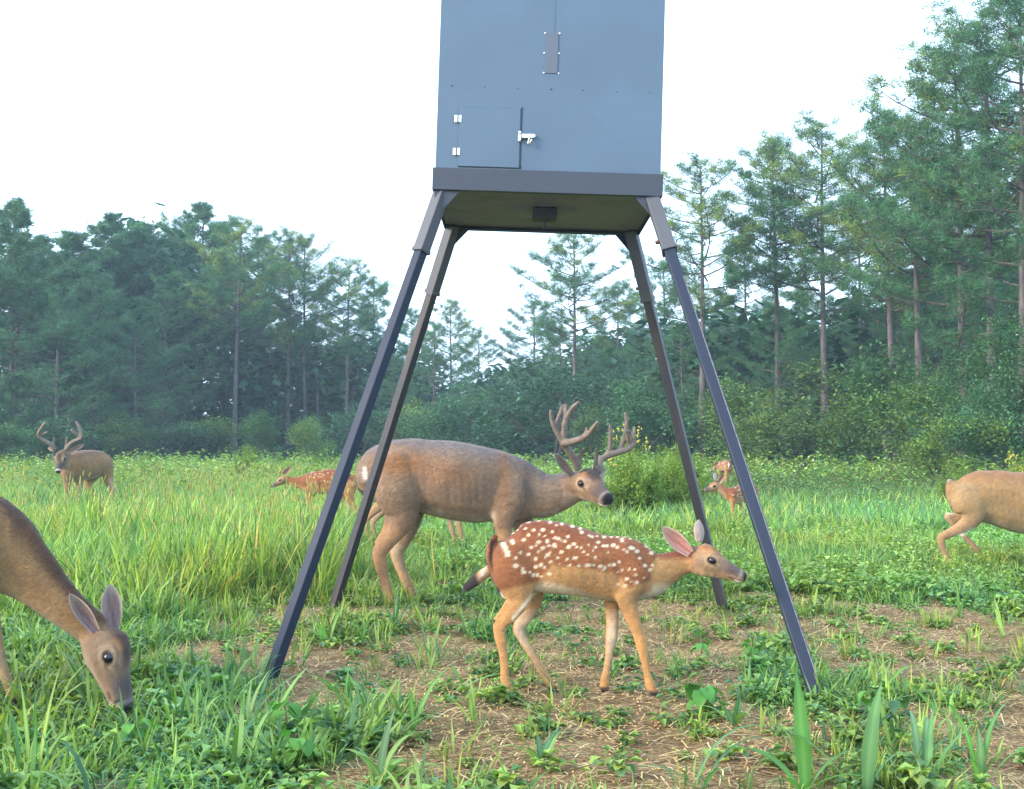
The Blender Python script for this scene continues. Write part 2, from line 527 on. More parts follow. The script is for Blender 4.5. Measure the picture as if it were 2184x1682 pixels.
def build_cover():
    global TRIS
    # --- meadow behind the feeding spot
    med = [tuft_grass(10 + i, 17, 0.24, 0.10, 0.0095, 2, 0.6, 1.6, dry=0.03) for i in range(6)]
    medf = [tuft_grass(30 + i, 14, 0.27, 0.18, 0.015, 2, 0.6, 1.3, dry=0.04) for i in range(5)]
    farv = [tuft_grass(40 + i, 16, 0.34, 0.32, 0.028, 1, 0.4, 0.8, dry=0.12) for i in range(4)]
    farw = [tuft_grass(50 + i, 14, 0.5, 0.8, 0.06, 1, 0.4, 0.6, dry=0.12) for i in range(4)]
    tall = [tuft_grass(60 + i, 21, 0.52, 0.12, 0.0105, 3, 0.42, 1.4, dry=0.05) for i in range(5)]
    seeds = [tuft_seed(70 + i, 6, 0.62) for i in range(4)]
    weeds = [tuft_weed(80 + i, 8, 0.05, 0.029, 0.017) for i in range(8)]
    weedb = [tuft_weed(90 + i, 7, 0.085, 0.05, 0.034) for i in range(5)]
    low = [tuft_grass(100 + i, 18, 0.12, 0.06, 0.0066, 2, 0.7, 1.6) for i in range(6)]
    # near cover
    x, y = view_points(11000, 2.6, 8.5, power=0.2)
    b = bare_mask(x, y); patch = vnoise(x * 2.2 + 1, y * 2.0, 31)
    keep = rng.random(len(x)) < np.clip(1.0 - b, 0.15, 1) * (0.40 + 0.75 * patch)
    x, y = x[keep], y[keep]
    sel = rng.random(len(x)) < 0.52
    o, n = scatter("low_weeds", weeds, x[sel], y[sel], rng.uniform(0.6, 1.35, sel.sum()), M_weed, colmul=field_col(x[sel], y[sel]), tilt=0.1)
    tag(o, "low leafy weeds creeping over the trodden ground round the feeder", "weeds", kind="stuff"); TRIS += n
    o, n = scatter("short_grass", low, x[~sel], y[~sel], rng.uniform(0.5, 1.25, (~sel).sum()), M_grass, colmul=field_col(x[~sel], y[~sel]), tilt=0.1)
    tag(o, "short grass blades sprouting among the straw in the foreground", "grass", kind="stuff"); TRIS += n
    fg = [tuft_grass(150 + i, 9, 0.21, 0.05, 0.0095, 5, 0.55, 1.7, cols=(G1, G2, G3), dry=0.04) for i in range(7)]
    x, y = view_points(1500, 2.7, 8.0, power=0.3)
    keep = rng.random(len(x)) < (np.clip(1 - bare_mask(x, y), 0.05, 1) * (0.25 + 0.6 * sstep(0.3, -0.6, x))) * (0.3 + vnoise(x * 1.9, y * 1.9, 33))
    x, y = x[keep], y[keep]
    o, n = scatter("arching_grass", fg, x, y, rng.uniform(0.6, 1.35, len(x)), M_grass, colmul=field_col(x, y), tilt=0.12)
    tag(o, "loose arching grass blades over the low weeds in the foreground", "grass", kind="stuff"); TRIS += n
    x, y = view_points(900, 2.7, 9.0, power=0.3)
    keep = (rng.random(len(x)) < (1 - bare_mask(x, y)) * 0.9) & ~((x > -1.9) & (x < 1.2) & (y > 5.8) & (y < 7.6)) 
    x, y = x[keep], y[keep]
    o, n = scatter("leafy_weeds", weedb, x, y, rng.uniform(0.6, 1.2, len(x)), M_weed, colmul=field_col(x, y), tilt=0.1)
    tag(o, "broader leafed green weeds in loose patches near the feeder legs", "weeds", kind="stuff"); TRIS += n
    # mid meadow
    x, y = view_points(8600, 6.6, 15, power=0.6)
    keep = (rng.random(len(x)) < (1 - bare_mask(x, y)) * np.maximum(sstep(6.6, 8.8, y), sstep(-1.3, -2.0, x)))
    x, y = x[keep], y[keep]
    for (cx_, cy_, sx_, n_) in ((2.3, 12.7, .35, 60), (-2.0, 13.3, .55, 110), (-8.4, 18.3, .6, 110), (3.9, 22.6, .4, 50), (6.2, 9.2, .5, 40)):
        x = np.concatenate([x, rng.normal(cx_, sx_, n_)]); y = np.concatenate([y, rng.normal(cy_, 0.2, n_)])
    hs = (0.55 + 0.5 * sstep(-0.5, -2.2, x) + 0.5 * vnoise(x * 0.8, y * 0.6, 41)) * (0.45 + 0.55 * np.maximum(sstep(6.8, 9.5, y), sstep(-1.3, -2.2, x)))
    hs[-370:] = rng.uniform(1.2, 1.75, 370)
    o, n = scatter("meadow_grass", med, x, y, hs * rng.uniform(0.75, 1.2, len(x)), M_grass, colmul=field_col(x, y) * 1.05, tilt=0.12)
    tag(o, "bright green meadow grass beyond the feeder", "grass", kind="stuff"); TRIS += n
    x, y = view_points(5200, 13, 30, power=0.7)
    o, n = scatter("distant_grass", medf, x, y, rng.uniform(0.8, 1.4, len(x)), M_grass, colmul=field_col(x, y) * 1.15, tilt=0.1)
    tag(o, "pale green grass in the middle distance of the meadow", "grass", kind="stuff"); TRIS += n
    x, y = view_points(6000, 28, 58, power=0.9)
    o, n = scatter("far_grass", farv, x, y, rng.uniform(0.9, 1.5, len(x)), M_grass, colmul=field_col(x, y) * 1.2)
    tag(o, "far meadow grass running up to the pine trees", "grass", kind="stuff"); TRIS += n
    x, y = view_points(5000, 55, 115, power=1.0)
    o, n = scatter("forest_edge_grass", farw, x, y, rng.uniform(0.9, 1.4, len(x)), M_grass, colmul=field_col(x, y) * 1.0)
    tag(o, "rough grass at the far forest edge", "grass", kind="stuff"); TRIS += n
    # tall grass on the left
    x, y = view_points(5200, 7.6, 22, power=0.9)
    dens = sstep(-0.9, -1.9, x + 0.10 * (y - 8)) * (0.35 + 0.9 * vnoise(x * 0.9 + 4, y * 0.7, 51))
    clear = ((x / y > -0.39) & (x / y < -0.30) & (y > 14))    # sight line to the distant buck
    keep = (rng.random(len(x)) < dens * 0.8) & ~clear
    x, y = x[keep], y[keep]
    sc = rng.uniform(0.5, 1.05, len(x)) * (0.55 + 0.75 * vnoise(x * 0.7, y * 0.5, 57)) * (0.78 + 0.4 * sstep(16, 9, y))
    x = np.concatenate([x, rng.normal(-1.85, 0.38, 90), rng.normal(-3.1, 0.4, 70)]); y = np.concatenate([y, rng.normal(8.4, 0.35, 90), rng.normal(10.2, 0.4, 70)])
    sc = np.concatenate([sc, rng.uniform(0.7, 1.15, 90), rng.uniform(0.9, 1.3, 70)])
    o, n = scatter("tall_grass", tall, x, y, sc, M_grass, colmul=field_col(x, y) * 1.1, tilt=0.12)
    tag(o, "tall lush grass on the left of the meadow", "grass", kind="stuff"); TRIS += n
    x, y = view_points(3000, 8.2, 30, power=0.9)
    keep = (rng.random(len(x)) < sstep(-0.8, -2.0, x) * 0.55) & ~((x / y > -0.39) & (x / y < -0.30) & (y > 14))
    keep |= (np.hypot((x + 2.0) / 0.9, (y - 9.3) / 1.2) < 1)
    x, y = x[keep], y[keep]
    o, n = scatter("foxtail_seed_heads", seeds, x, y, rng.uniform(0.6, 1.0, len(x)), M_grass, tilt=0.1)
    tag(o, "yellow foxtail seed heads standing above the tall grass", "seed heads", kind="stuff"); TRIS += n
    lw = [tuft_weed(110 + i, 11, 0.15, 0.042, 0.026, cols=(G1, G2, G1)) for i in range(6)]
    x, y = view_points(4600, 7.8, 22, power=0.8)
    keep = (rng.random(len(x)) < (1 - bare_mask(x, y)) * sstep(0.35, 0.6, vnoise(x * 0.9, y * 0.6, 55))) & ((y > 9.0) | (np.abs(x + 0.3) > 1.5))
    x, y = x[keep], y[keep]
    o, n = scatter("meadow_clover", lw, x, y, rng.uniform(0.7, 1.3, len(x)), M_weed, colmul=field_col(x, y) * 1.15, tilt=0.1)
    tag(o, "patches of leafy green weeds among the meadow grass", "weeds", kind="stuff"); TRIS += n
    # ragged weeds along the skyline of the meadow
    wk = [tuft_weed(120 + i, 12, 0.55, 0.08, 0.035, cols=(G2, G1, (0.18, 0.27, 0.10))) for i in range(5)]
    x, y = view_points(1250, 24, 48, power=0.8)
    o, n = scatter("meadow_weeds", wk, x, y, rng.uniform(0.35, 1.6, len(x)), M_weed, colmul=field_col(x, y) * 1.1)
    tag(o, "knee high weeds scattered through the far meadow", "weeds", kind="stuff"); TRIS += n
    # brownish rough growth to the right
    bw = [tuft_weed(140 + i, 10, 0.4, 0.06, 0.03, cols=((0.12, 0.15, 0.06), (0.17, 0.15, 0.075), G3, G1)) for i in range(5)]
    x, y = view_points(3600, 15, 34, power=0.8)
    keep = rng.random(len(x)) < sstep(0.10, 0.26, x / y) * (0.3 + sstep(15, 24, y))
    x, y = x[keep], y[keep]
    o, n = scatter("rough_growth", bw, x, y, rng.uniform(0.5, 1.15, len(x)) * (0.5 + 0.75 * sstep(14, 28, y)), M_weed)
    tag(o, "brownish green rough growth in front of the right hand trees", "weeds", kind="stuff"); TRIS += n
    # --- straw, twigs, corn
    N = 70000
    x, y = view_points(N, 2.6, 8.8, power=0.0)
    keep = rng.random(N) < np.clip(bare_mask(x, y) * 1.0 + 0.05, 0, 1) * (0.35 + 0.9 * vnoise(x * 2.6, y * 2.6, 61))
    x, y = x[keep], y[keep]; n = len(x)
    L = rng.gamma(2.2, 0.018, n) + 0.012; W = rng.uniform(0.0009, 0.0021, n); a = rng.uniform(0, 2 * np.pi, n)
    tl = rng.normal(0, 0.16, n); z = gz(x, y) + rng.uniform(0.004, 0.02, n)
    dx, dy = np.cos(a) * L / 2, np.sin(a) * L / 2; wx, wy = -np.sin(a) * W, np.cos(a) * W
    bx, by = rng.normal(0, 0.05, n) * L, rng.normal(0, 0.05, n) * L
    dz = tl * L / 2
    P = np.stack([np.stack([x - dx - wx, y - dy - wy, z - dz], -1), np.stack([x - dx + wx, y - dy + wy, z - dz], -1),
                  np.stack([x + bx + wx, y + by + wy, z + 0.002], -1), np.stack([x + bx - wx, y + by - wy, z + 0.002], -1),
                  np.stack([x + dx + wx, y + dy + wy, z + dz], -1), np.stack([x + dx - wx, y + dy - wy, z + dz], -1)], 1)
    base = np.array([(0.52, 0.38, 0.18), (0.60, 0.49, 0.26), (0.32, 0.19, 0.09), (0.12, 0.065, 0.04), (0.36, 0.20, 0.10)])
    C = base[rng.integers(0, 5, n)] * rng.uniform(0.75, 1.2, (n, 1))
    i = np.arange(n)[:, None] * 6
    F = np.concatenate([i + np.array([0, 1, 2, 3]), i + np.array([3, 2, 4, 5])])
    o = link("straw", mesh_np("straw", P.reshape(-1, 3), F, M_straw, np.repeat(C, 6, 0)))
    tag(o, "dry straw stalks strewn over the trodden soil", "straw", kind="stuff"); TRIS += 2 * len(F)
    # spilled corn
    N = 1500
    x = rng.normal(0.35, 1.1, N); y = rng.normal(4.6, 0.9, N)
    keep = rng.random(N) < bare_mask(x, y); x, y = x[keep], y[keep]; n = len(x)
    s = rng.uniform(0.0035, 0.006, n)
    octa = np.array([(1, 0, 0), (0, 0.8, 0), (-1, 0, 0), (0, -0.8, 0), (0, 0, 0.6), (0, 0, -0.6)], dtype=float)
    fo = np.array([(0, 1, 4), (1, 2, 4), (2, 3, 4), (3, 0, 4), (1, 0, 5), (2, 1, 5), (3, 2, 5), (0, 3, 5)])
    a = rng.uniform(0, 6.28, n)
    ox = octa[None, :, 0] * np.cos(a)[:, None] - octa[None, :, 1] * np.sin(a)[:, None]
    oy = octa[None, :, 0] * np.sin(a)[:, None] + octa[None, :, 1] * np.cos(a)[:, None]
    P = np.stack([ox * s[:, None] + x[:, None], oy * s[:, None] + y[:, None], octa[None, :, 2] * s[:, None] + (gz(x, y) + 0.014)[:, None]], -1)
    F = (fo[None] + (np.arange(n) * 6)[:, None, None]).reshape(-1, 3)
    o = link("corn_kernels", mesh_np("corn_kernels", P.reshape(-1, 3), F, M_corn))
    tag(o, "yellow corn kernels scattered on the straw under the feeder", "corn", kind="stuff"); TRIS += len(F)
build_cover()

# ------------------------------------------------------------------ trees
def tube_np(path, radii, sides=7):
    path = [Vector(p) for p in path]; V = []; F = []
    for i, p in enumerate(path):
        t = (path[min(i + 1, len(path) - 1)] - path[max(i - 1, 0)]).normalized()
        a = t.orthogonal().normalized() if abs(t.z) < 0.95 else Vector((1, 0, 0))
        a = (a - t * a.dot(t)).normalized(); b = t.cross(a)
        for q in range(sides):
            an = 2 * math.pi * q / sides
            V.append(tuple(p + (a * math.cos(an) + b * math.sin(an)) * radii[i]))
    for i in range(len(path) - 1):
        for q in range(sides):
            a0 = i * sides + q; a1 = i * sides + (q + 1) % sides
            F.append((a0, a1, a1 + sides, a0 + sides))
    return V, F

def needle_clump(seed, n=25, L=0.225, W=0.020, up=0.4):
    r = random.Random(seed); V = []; F = []; C = []
    for i in range(n):
        th = r.uniform(0, 6.283); ph = math.acos(r.uniform(-0.55, 1))
        d = Vector((math.sin(ph) * math.cos(th), math.sin(ph) * math.sin(th), math.cos(ph) + up * 0.4)).normalized()
        l = L * r.uniform(0.6, 1.15)
        s = d.orthogonal().normalized(); s.rotate(Matrix.Rotation(r.uniform(0, 6.28), 3, d))
        o = len(V)
        b = d * l * 0.06 + Vector((r.uniform(-1, 1), r.uniform(-1, 1), r.uniform(-.7, .7))) * 0.12
        V += [tuple(b - s * W * 0.5), tuple(b + s * W * 0.5), tuple(b + d * l)]
        F.append((o, o + 1, o + 2))
        c = jit((0.054, 0.145, 0.064), r, 0.25)
        C += [tuple(x * 0.9 for x in c)] * 2 + [c]
    return np.array(V, dtype=np.float32), np.array(F), np.array(C, dtype=np.float32)

NC = [needle_clump(200 + i) for i in range(8)]
NCW = [needle_clump(220 + i, 21, 0.34, 0.044) for i in range(6)]

def leaf_clump(seed, n=20, R=0.24, L=0.095, cols=((0.05, 0.125, 0.05), (0.08, 0.155, 0.05), (0.045, 0.11, 0.06))):
    r = random.Random(seed); V = []; F = []; C = []
    for i in range(n):
        p = Vector((r.gauss(0, 1), r.gauss(0, 1), r.gauss(0, 0.8))) * R * 0.55
        d = Vector((r.uniform(-1, 1), r.uniform(-1, 1), r.uniform(-0.7, 0.4))).normalized()
        s = d.cross(Vector((r.uniform(-0.6, 0.6), r.uniform(-0.6, 0.6), 1))).normalized()
        l = L * r.uniform(0.6, 1.3); w = l * 0.55
        o = len(V)
        V += [tuple(p), tuple(p + d * l * 0.5 + s * w * 0.5), tuple(p + d * l), tuple(p + d * l * 0.5 - s * w * 0.5)]
        F += [(o, o + 1, o + 2), (o, o + 2, o + 3)]
        C += [jit(r.choice(cols), r, 0.25)] * 4
    return np.array(V, dtype=np.float32), np.array(F), np.array(C, dtype=np.float32)
LC = [leaf_clump(240 + i) for i in range(8)]
LCB = [leaf_clump(260 + i, 30, 0.15, 0.075, cols=((0.16, 0.26, 0.04), (0.13, 0.24, 0.045), (0.22, 0.28, 0.05))) for i in range(4)]

def clumps_mesh(name, variants, pts, scl, mat, colmul):
    pts = np.array(pts, dtype=float); N = len(pts); scl = np.array(scl)
    which = rng.integers(0, len(variants), N); ang = rng.uniform(0, 6.283, N)
    VV, FF, CC = [], [], []; off = 0
    for k, (V, F, C) in enumerate(variants):
        idx = np.where(which == k)[0]
        if not len(idx): continue
        c, s = np.cos(ang[idx])[:, None], np.sin(ang[idx])[:, None]; sc = scl[idx][:, None]
        P = np.stack([(V[None, :, 0] * c - V[None, :, 1] * s) * sc + pts[idx, 0][:, None],
                      (V[None, :, 0] * s + V[None, :, 1] * c) * sc + pts[idx, 1][:, None],
                      V[None, :, 2] * sc + pts[idx, 2][:, None]], -1)
        VV.append(P.reshape(-1, 3)); CC.append((C[None] * colmul[idx][:, None, :]).reshape(-1, 3))
        FF.append((F[None] + (off + np.arange(len(idx)) * len(V))[:, None, None]).reshape(-1, 3)); off += len(idx) * len(V)
    return mesh_np(name, np.concatenate(VV), np.concatenate(FF), mat, np.concatenate(CC))

def pine_meshes(seed, H=14.0, base=0.45, width=0.2, dens=1.0, gold=0.0, r0=0.17):
    """trunk, branches and needle crown meshes of a pine H tall (unit: metres)"""
    r = random.Random(seed)
    lean = (r.uniform(-0.02, 0.02), r.uniform(-0.02, 0.02)); ph = r.uniform(0, 6)
    def trunk_at(t): return Vector((lean[0] * H * t + 0.10 * math.sin(3 * t + ph) * t, lean[1] * H * t + 0.10 * math.cos(2.4 * t + ph) * t, H * t))
    path = [trunk_at(t) for t in np.linspace(-0.01, 0.97, 12)]
    rad = [r0 * (1 - 0.86 * max(0, t)) * (1.25 if t < 0.02 else 1) for t in np.linspace(-0.01, 0.97, 12)]
    tv, tf = tube_np(path, rad, 9)
    trunk = me_py("trunk", tv, tf, M_bark, True)
    BV, BF = [], []; pts = []; scl = []; lit = []
    nb = int(r.uniform(30, 38) * dens)
    # a few dead stubs below the crown
    for i in range(nb + 5):
        if i < 5: t = r.uniform(max(0.12, base - 0.2), base); Lb = r.uniform(0.3, 0.9); dead = True
        else:
            t = base + (0.985 - base) * ((i - 4.5) / nb) ** 0.9; dead = False
            u = (t - base) / (1 - base)
            prof = (0.55 + 0.6 * math.sin(min(1, u * 1.6 + 0.25) * math.pi * 0.55)) * (1 - u ** 2.6) + 0.10
            Lb = H * width * prof * r.uniform(0.6, 1.25)
        a = i * 2.4 + r.uniform(-0.6, 0.6)
        p0 = trunk_at(t); up = r.uniform(-0.05, 0.35) + 0.45 * max(0, (t - 0.7))
        d = Vector((math.cos(a), math.sin(a), 0))
        segs = 5; pp = []
        for s in range(segs + 1):
            q = s / segs
            pp.append(p0 + d * (Lb * q) + Vector((0, 0, Lb * (up * q + 0.28 * q * q))) + Vector((-d.y, d.x, 0)) * (0.08 * Lb * math.sin(q * 3 + i)))
        rb = max(0.010, 0.022 * Lb ** 0.6)
        v, f = tube_np(pp, [rb * (1 - 0.8 * s / segs) for s in range(segs + 1)], 5)
        o = len(BV); BV += v; BF += [tuple(k + o for k in ff) for ff in f]
        if dead: continue
        gb = r.random() < gold * (0.4 + 0.9 * t)  # branches to be painted as sunlit, more often higher up
        ncl = max(4, int(Lb * 13 * dens ** 0.8))
        for c in range(ncl):
            q = r.uniform(0.35, 1.05); s = min(segs - 1, int(q * segs)); b = pp[s].lerp(pp[s + 1], q * segs - s)
            side = Vector((-d.y, d.x, 0)) * r.gauss(0, 0.27) * Lb * (1.25 - q)
            off = side + Vector((r.gauss(0, 0.1), r.gauss(0, 0.1), r.uniform(0.0, 0.28)))
            pp2 = b + off
            pts.append(tuple(pp2)); scl.append(r.uniform(0.75, 1.3)); lit.append(1.0 if gb else 0.0)
            if r.random() < 0.25:
                v, f = tube_np([b, pp2], [rb * 0.4, rb * 0.15], 3)
                o = len(BV); BV += v; BF += [tuple(k + o for k in ff) for ff in f]
    for c in range(int(16 * dens)):
        p = trunk_at(r.uniform(0.93, 1.0)); pts.append((p.x + r.gauss(0, 0.16), p.y + r.gauss(0, 0.16), p.z + r.uniform(-0.1, 0.15))); scl.append(r.uniform(0.8, 1.2)); lit.append(1.0 if gold > 0.1 else 0.0)
    cm = np.ones((len(pts), 3)) * rng.uniform(0.75, 1.3, (len(pts), 1))
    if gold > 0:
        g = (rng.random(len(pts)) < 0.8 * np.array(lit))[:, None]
        cm = np.where(g, cm * np.array([3.0, 1.65, 0.9]), cm)  # low evening sun on the crown, painted into the needle colour
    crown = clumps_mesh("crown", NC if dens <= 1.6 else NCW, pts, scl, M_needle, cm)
    limbs = me_py("branches", BV, BF, M_twig, True)
    return trunk, limbs, crown

def place_tree(kind, meshes, x, y, sc, rot, label, cat="tree", group=None, names=("trunk", "branches", "crown"), zz=0.0):
    e = empty(kind, (x, y, float(gz(x, y)) + zz), (0, 0, rot))
    e.scale = (sc, sc, sc)
    tag(e, label, cat, group)
    for nm, me in zip(names, meshes):
        o = link(nm, me, e)
        if nm in ('branches', 'crown', 'leaves', 'stem'): o['kind'] = 'stuff'
    return e

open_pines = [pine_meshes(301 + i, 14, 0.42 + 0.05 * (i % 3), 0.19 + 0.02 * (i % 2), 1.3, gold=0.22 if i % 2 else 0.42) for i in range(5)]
full_pines = [pine_meshes(321 + i, 14, 0.05 + 0.08 * (i % 3), 0.20, 1.9, gold=0.0) for i in range(5)]
mid_pines = [pine_meshes(341 + i, 14, 0.24 + 0.06 * i, 0.2, 1.5, gold=0.05) for i in range(3)]
young = [pine_meshes(361 + i, 14, 0.03, 0.30, 1.2, r0=0.22) for i in range(3)]

def pine_at(px, top, Z, fam, idx, label, group="pines along the forest edge"):
    p = unproj(px, HOR, Z)
    H = CAM_H + (HOR - top) * Z / FOC
    return place_tree("pine_tree", fam[idx % len(fam)], p.x, Z, H / 14.0, rnd.uniform(0, 6.28), label, "pine tree", group)

T = [
 # px, top, Z, family, label
 (18, 428, 62, full_pines, "tall dark pine at the left edge of the forest, top cut by feathery boughs"),
 (85, 505, 74, full_pines, "dark pine just right of the leftmost pine, above the distant antlered buck"),
 (150, 498, 70, full_pines, "dark bushy pine rising behind the distant buck's rump"),
 (228, 456, 72, full_pines, "round headed dark pine third of the high crowns on the left"),
 (300, 476, 74, full_pines, "dense dark pine between the round headed pine and the gold tipped pine"),
 (372, 462, 78, mid_pines, "pine with yellowish top in the middle of the left forest"),
 (425, 432, 78, full_pines, "tallest pine crown of the left forest beside the yellowish top"),
 (500, 466, 68, open_pines, "slim pine with bare dark trunk at the gap in the left forest"),
 (560, 510, 76, mid_pines, "pine just right of the slim bare trunked pine"),
 (612, 490, 72, open_pines, "pine with bare lower trunk left of centre, first of a leaning trio"),
 (652, 508, 72, open_pines, "middle pine of the leaning trio left of the feeder"),
 (738, 556, 70, open_pines, "pine with clear trunk nearest the feeder's front left leg"),
 (795, 600, 84, mid_pines, "small crowned pine beside the feeder's left legs"),
 (880, 660, 92, mid_pines, "far pine seen between the feeder's two left legs"),
 (965, 640, 84, open_pines, "thin far pine under the feeder, left of the sky gap"),
 (1020, 700, 95, mid_pines, "low far pine left of the sky gap under the feeder"),
 (1228, 488, 58, open_pines, "broad open pine standing under the middle of the feeder box"),
 (1140, 640, 74, mid_pines, "shorter pine left of the broad open pine under the feeder"),
 (1320, 600, 72, mid_pines, "dense pine behind the feeder's right legs"),
 (1495, 335, 46, open_pines, "tall pine with pale gold sunlit top right beside the feeder box"),
 (1420, 560, 66, mid_pines, "pine half hidden behind the front right feeder leg"),
 (1590, 500, 62, mid_pines, "shorter pine between the two tall gold topped pines"),
 (1660, 300, 47, open_pines, "sunlit gold topped pine with a straight bare trunk, second right of the feeder"),
 (1757, 258, 46, open_pines, "sunlit gold topped pine with a dark bare trunk, third right of the feeder"),
 (1835, 420, 58, mid_pines, "pine filling in behind the gold topped pines on the right"),
 (1905, 262, 42, open_pines, "pine with bare brown trunk left of the tallest right hand pines"),
 (1962, 240, 40, open_pines, "pine with a pale leaning lower trunk on the right"),
 (2052, 60, 37, mid_pines, "very tall pine right of the pale trunk, crown near the top edge"),
 (2118, 10, 35, open_pines, "tallest pine on the right with dense crown cut by the top edge"),
 (2178, -30, 33, mid_pines, "thick trunked tall pine at the right edge"),
 (2010, 330, 48, mid_pines, "pine behind the tallest right hand pines"),
 (1545, 640, 78, mid_pines, "far pine low between the trunks right of the feeder"),
 (1700, 620, 76, mid_pines, "far pine low behind the gold topped pines"),
]
for i, (px, top, Z, fam, lab) in enumerate(T):
    pine_at(px, top, Z, fam, i, lab)

where = ["at the far left edge", "behind the distant buck", "right of the distant buck", "left of the slim bare trunked pine", "right of the slim bare trunked pine", "under the leaning trio", "left of the feeder's front left leg", "between the feeder's left legs", "behind the big buck's rump", "behind the big buck's back", "below the sky gap", "behind the big buck's shoulders", "left of the big buck's antlers", "behind the antlers", "right of the antlers", "left of the back right leg", "between the feeder's right legs", "right of the front right leg", "left of the second gold topped pine", "between the second and third gold topped pines", "right of the third gold topped pine", "left of the pale leaning trunk", "right of the pale leaning trunk", "under the tallest pines"]
r_ = random.Random(77)
for i, wd in enumerate(where):
    px = 15 + i * 90 + r_.uniform(-22, 22)
    Z = r_.uniform(60, 68) if px < 900 else (r_.uniform(58, 68) if px < 1350 else r_.uniform(46, 56))
    if 450 < px < 780: Z = r_.uniform(76, 84)
    top = float(np.interp(px, [0, 300, 520, 800, 950, 1080, 1200, 1500, 1800, 2184], [600, 620, 700, 730, 760, 800, 740, 690, 640, 560])) + r_.uniform(-70, 60)
    pine_at(px, top, Z, young, i, "young bushy pine " + wd, "young pines filling in under the tall ones")

# broad-leaved shrubs and small trees
def shrub_meshes(seed, H=3.0, W=1.6, n=260, var=None, trunk=True, gold=0.0, lo=0.08):
    r = random.Random(seed); pts = []; scl = []
    lobes = [(Vector((r.gauss(0, 0.42) * W, r.gauss(0, 0.42) * W, H * r.uniform(0.15, 0.8))), r.uniform(0.3, 0.55) * W) for _ in range(9)]
    lobes.append((Vector((0, 0, H * 0.82)), 0.35 * W))
    for i in range(n):
        c, R = r.choice(lobes)
        d = Vector((r.gauss(0, 1), r.gauss(0, 1), r.gauss(0, 1))).normalized()
        p = c + d * R * r.uniform(0.35, 1.05) ** 0.6
        if p.z < lo * H: p.z = lo * H + r.random() * 0.3
        pts.append(tuple(p)); scl.append(r.uniform(0.8, 1.5))
    cm = np.ones((n, 3)) * rng.uniform(0.7, 1.35, (n, 1))
    if gold:
        g = (rng.random(n) < gold)[:, None]; cm = np.where(g, cm * np.array([1.8, 1.4, 0.8]), cm)
    crown = clumps_mesh("crown", var or LC, pts, scl, M_leaf, cm)
    SV, SF = [], []
    for k in range(4):
        a = k * 1.7 + r.random(); c = lobes[k][0]
        v, f = tube_np([(0.05 * math.cos(a), 0.05 * math.sin(a), -0.05), (c.x * 0.4, c.y * 0.4, c.z * 0.5), (c.x, c.y, c.z)], [0.05 * H / 3, 0.035 * H / 3, 0.012], 5)
        o = len(SV); SV += v; SF += [tuple(q + o for q in ff) for ff in f]
    return me_py("stem", SV, SF, M_twig, True), crown

tones = [((0.05, 0.125, 0.05), (0.07, 0.15, 0.055)), ((0.10, 0.19, 0.05), (0.13, 0.21, 0.06)), ((0.035, 0.10, 0.06), (0.05, 0.12, 0.07)), ((0.09, 0.14, 0.05), (0.06, 0.13, 0.045)), ((0.07, 0.16, 0.08), (0.05, 0.14, 0.07))]
LT = [[leaf_clump(500 + 10 * k + i, 20, 0.24, 0.08 + 0.012 * (k % 3), cols=tones[k]) for i in range(4)] for k in range(5)]
shr = [shrub_meshes(401 + i, 3.4, 1.3 + 0.25 * (i % 3), 420, var=LT[i]) for i in range(5)]
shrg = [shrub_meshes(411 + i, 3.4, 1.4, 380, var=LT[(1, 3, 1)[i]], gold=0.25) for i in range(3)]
big = [shrub_meshes(421 + i, 7.0, 2.8, 1300) for i in range(2)]
S = [
 (560, 870, 58, shr, 1.0, "green shrub at the foot of the slim bare trunked pine"),
 (660, 880, 56, shr, 1.0, "green shrub under the leaning trio of pines"),
 (760, 860, 60, shr, 1.2, "green shrub behind the feeder's front left leg"),
 (880, 850, 62, shrg, 1.2, "green shrub seen between the feeder's left legs"),
 (950, 840, 58, shr, 1.1, "shrub behind the big buck's back"),
 (1030, 830, 64, shr, 1.2, "shrub below the sky gap in the trees"),
 (1100, 850, 60, shr, 1.0, "shrub left of the big buck's antlers"),
 (1180, 780, 56, shr, 1.3, "tall shrub behind the big buck's antlers"),
 (1270, 850, 50, shr, 1.0, "shrub right of the big buck's antlers"),
 (1350, 800, 46, shr, 1.2, "blue green shrub between the antlers and the feeder's right legs"),
 (1440, 870, 46, shr, 1.0, "shrub behind the feeder's back right leg"),
 (1560, 800, 44, shr, 1.3, "shrub right of the nearest gold topped pine's trunk"),
 (1640, 865, 42, shrg, 1.2, "shrub at the foot of the second gold topped pine"),
 (1730, 760, 40, shrg, 1.4, "yellowish green small tree under the third gold topped pine"),
 (1820, 820, 39, shrg, 1.1, "yellowish green shrub left of the pale leaning trunk"),
 (1900, 730, 37, shr, 1.1, "shrub right of the yellowish small tree"),
 (1990, 790, 34, shr, 1.3, "dense shrub left of the dark bush at the right edge"),
 (2060, 720, 33, big, 1.0, "tall dark leafy small tree under the tallest pines"),
 (2160, 640, 29, big, 1.0, "big dark leafy tree at the right edge above the doe's back"),
 (2110, 820, 28, shr, 1.1, "leafy bush above the walking doe's back at the right"),
 (2010, 870, 27, shrg, 1.0, "low leafy bush left of the walking doe, before the dark trees"),
 (460, 885, 64, shr, 1.8, "dark shrub left of the slim bare trunked pine"),
 (380, 900, 62, shr, 1.8, "dark shrub in the shade of the left forest"),
 (250, 880, 60, shr, 1.8, "dark shrub right of the distant antlered buck"),
 (120, 890, 58, shr, 1.8, "dark shrub behind the distant antlered buck"),
 (10, 900, 56, shr, 1.8, "dark shrub at the left edge of the forest"),
]
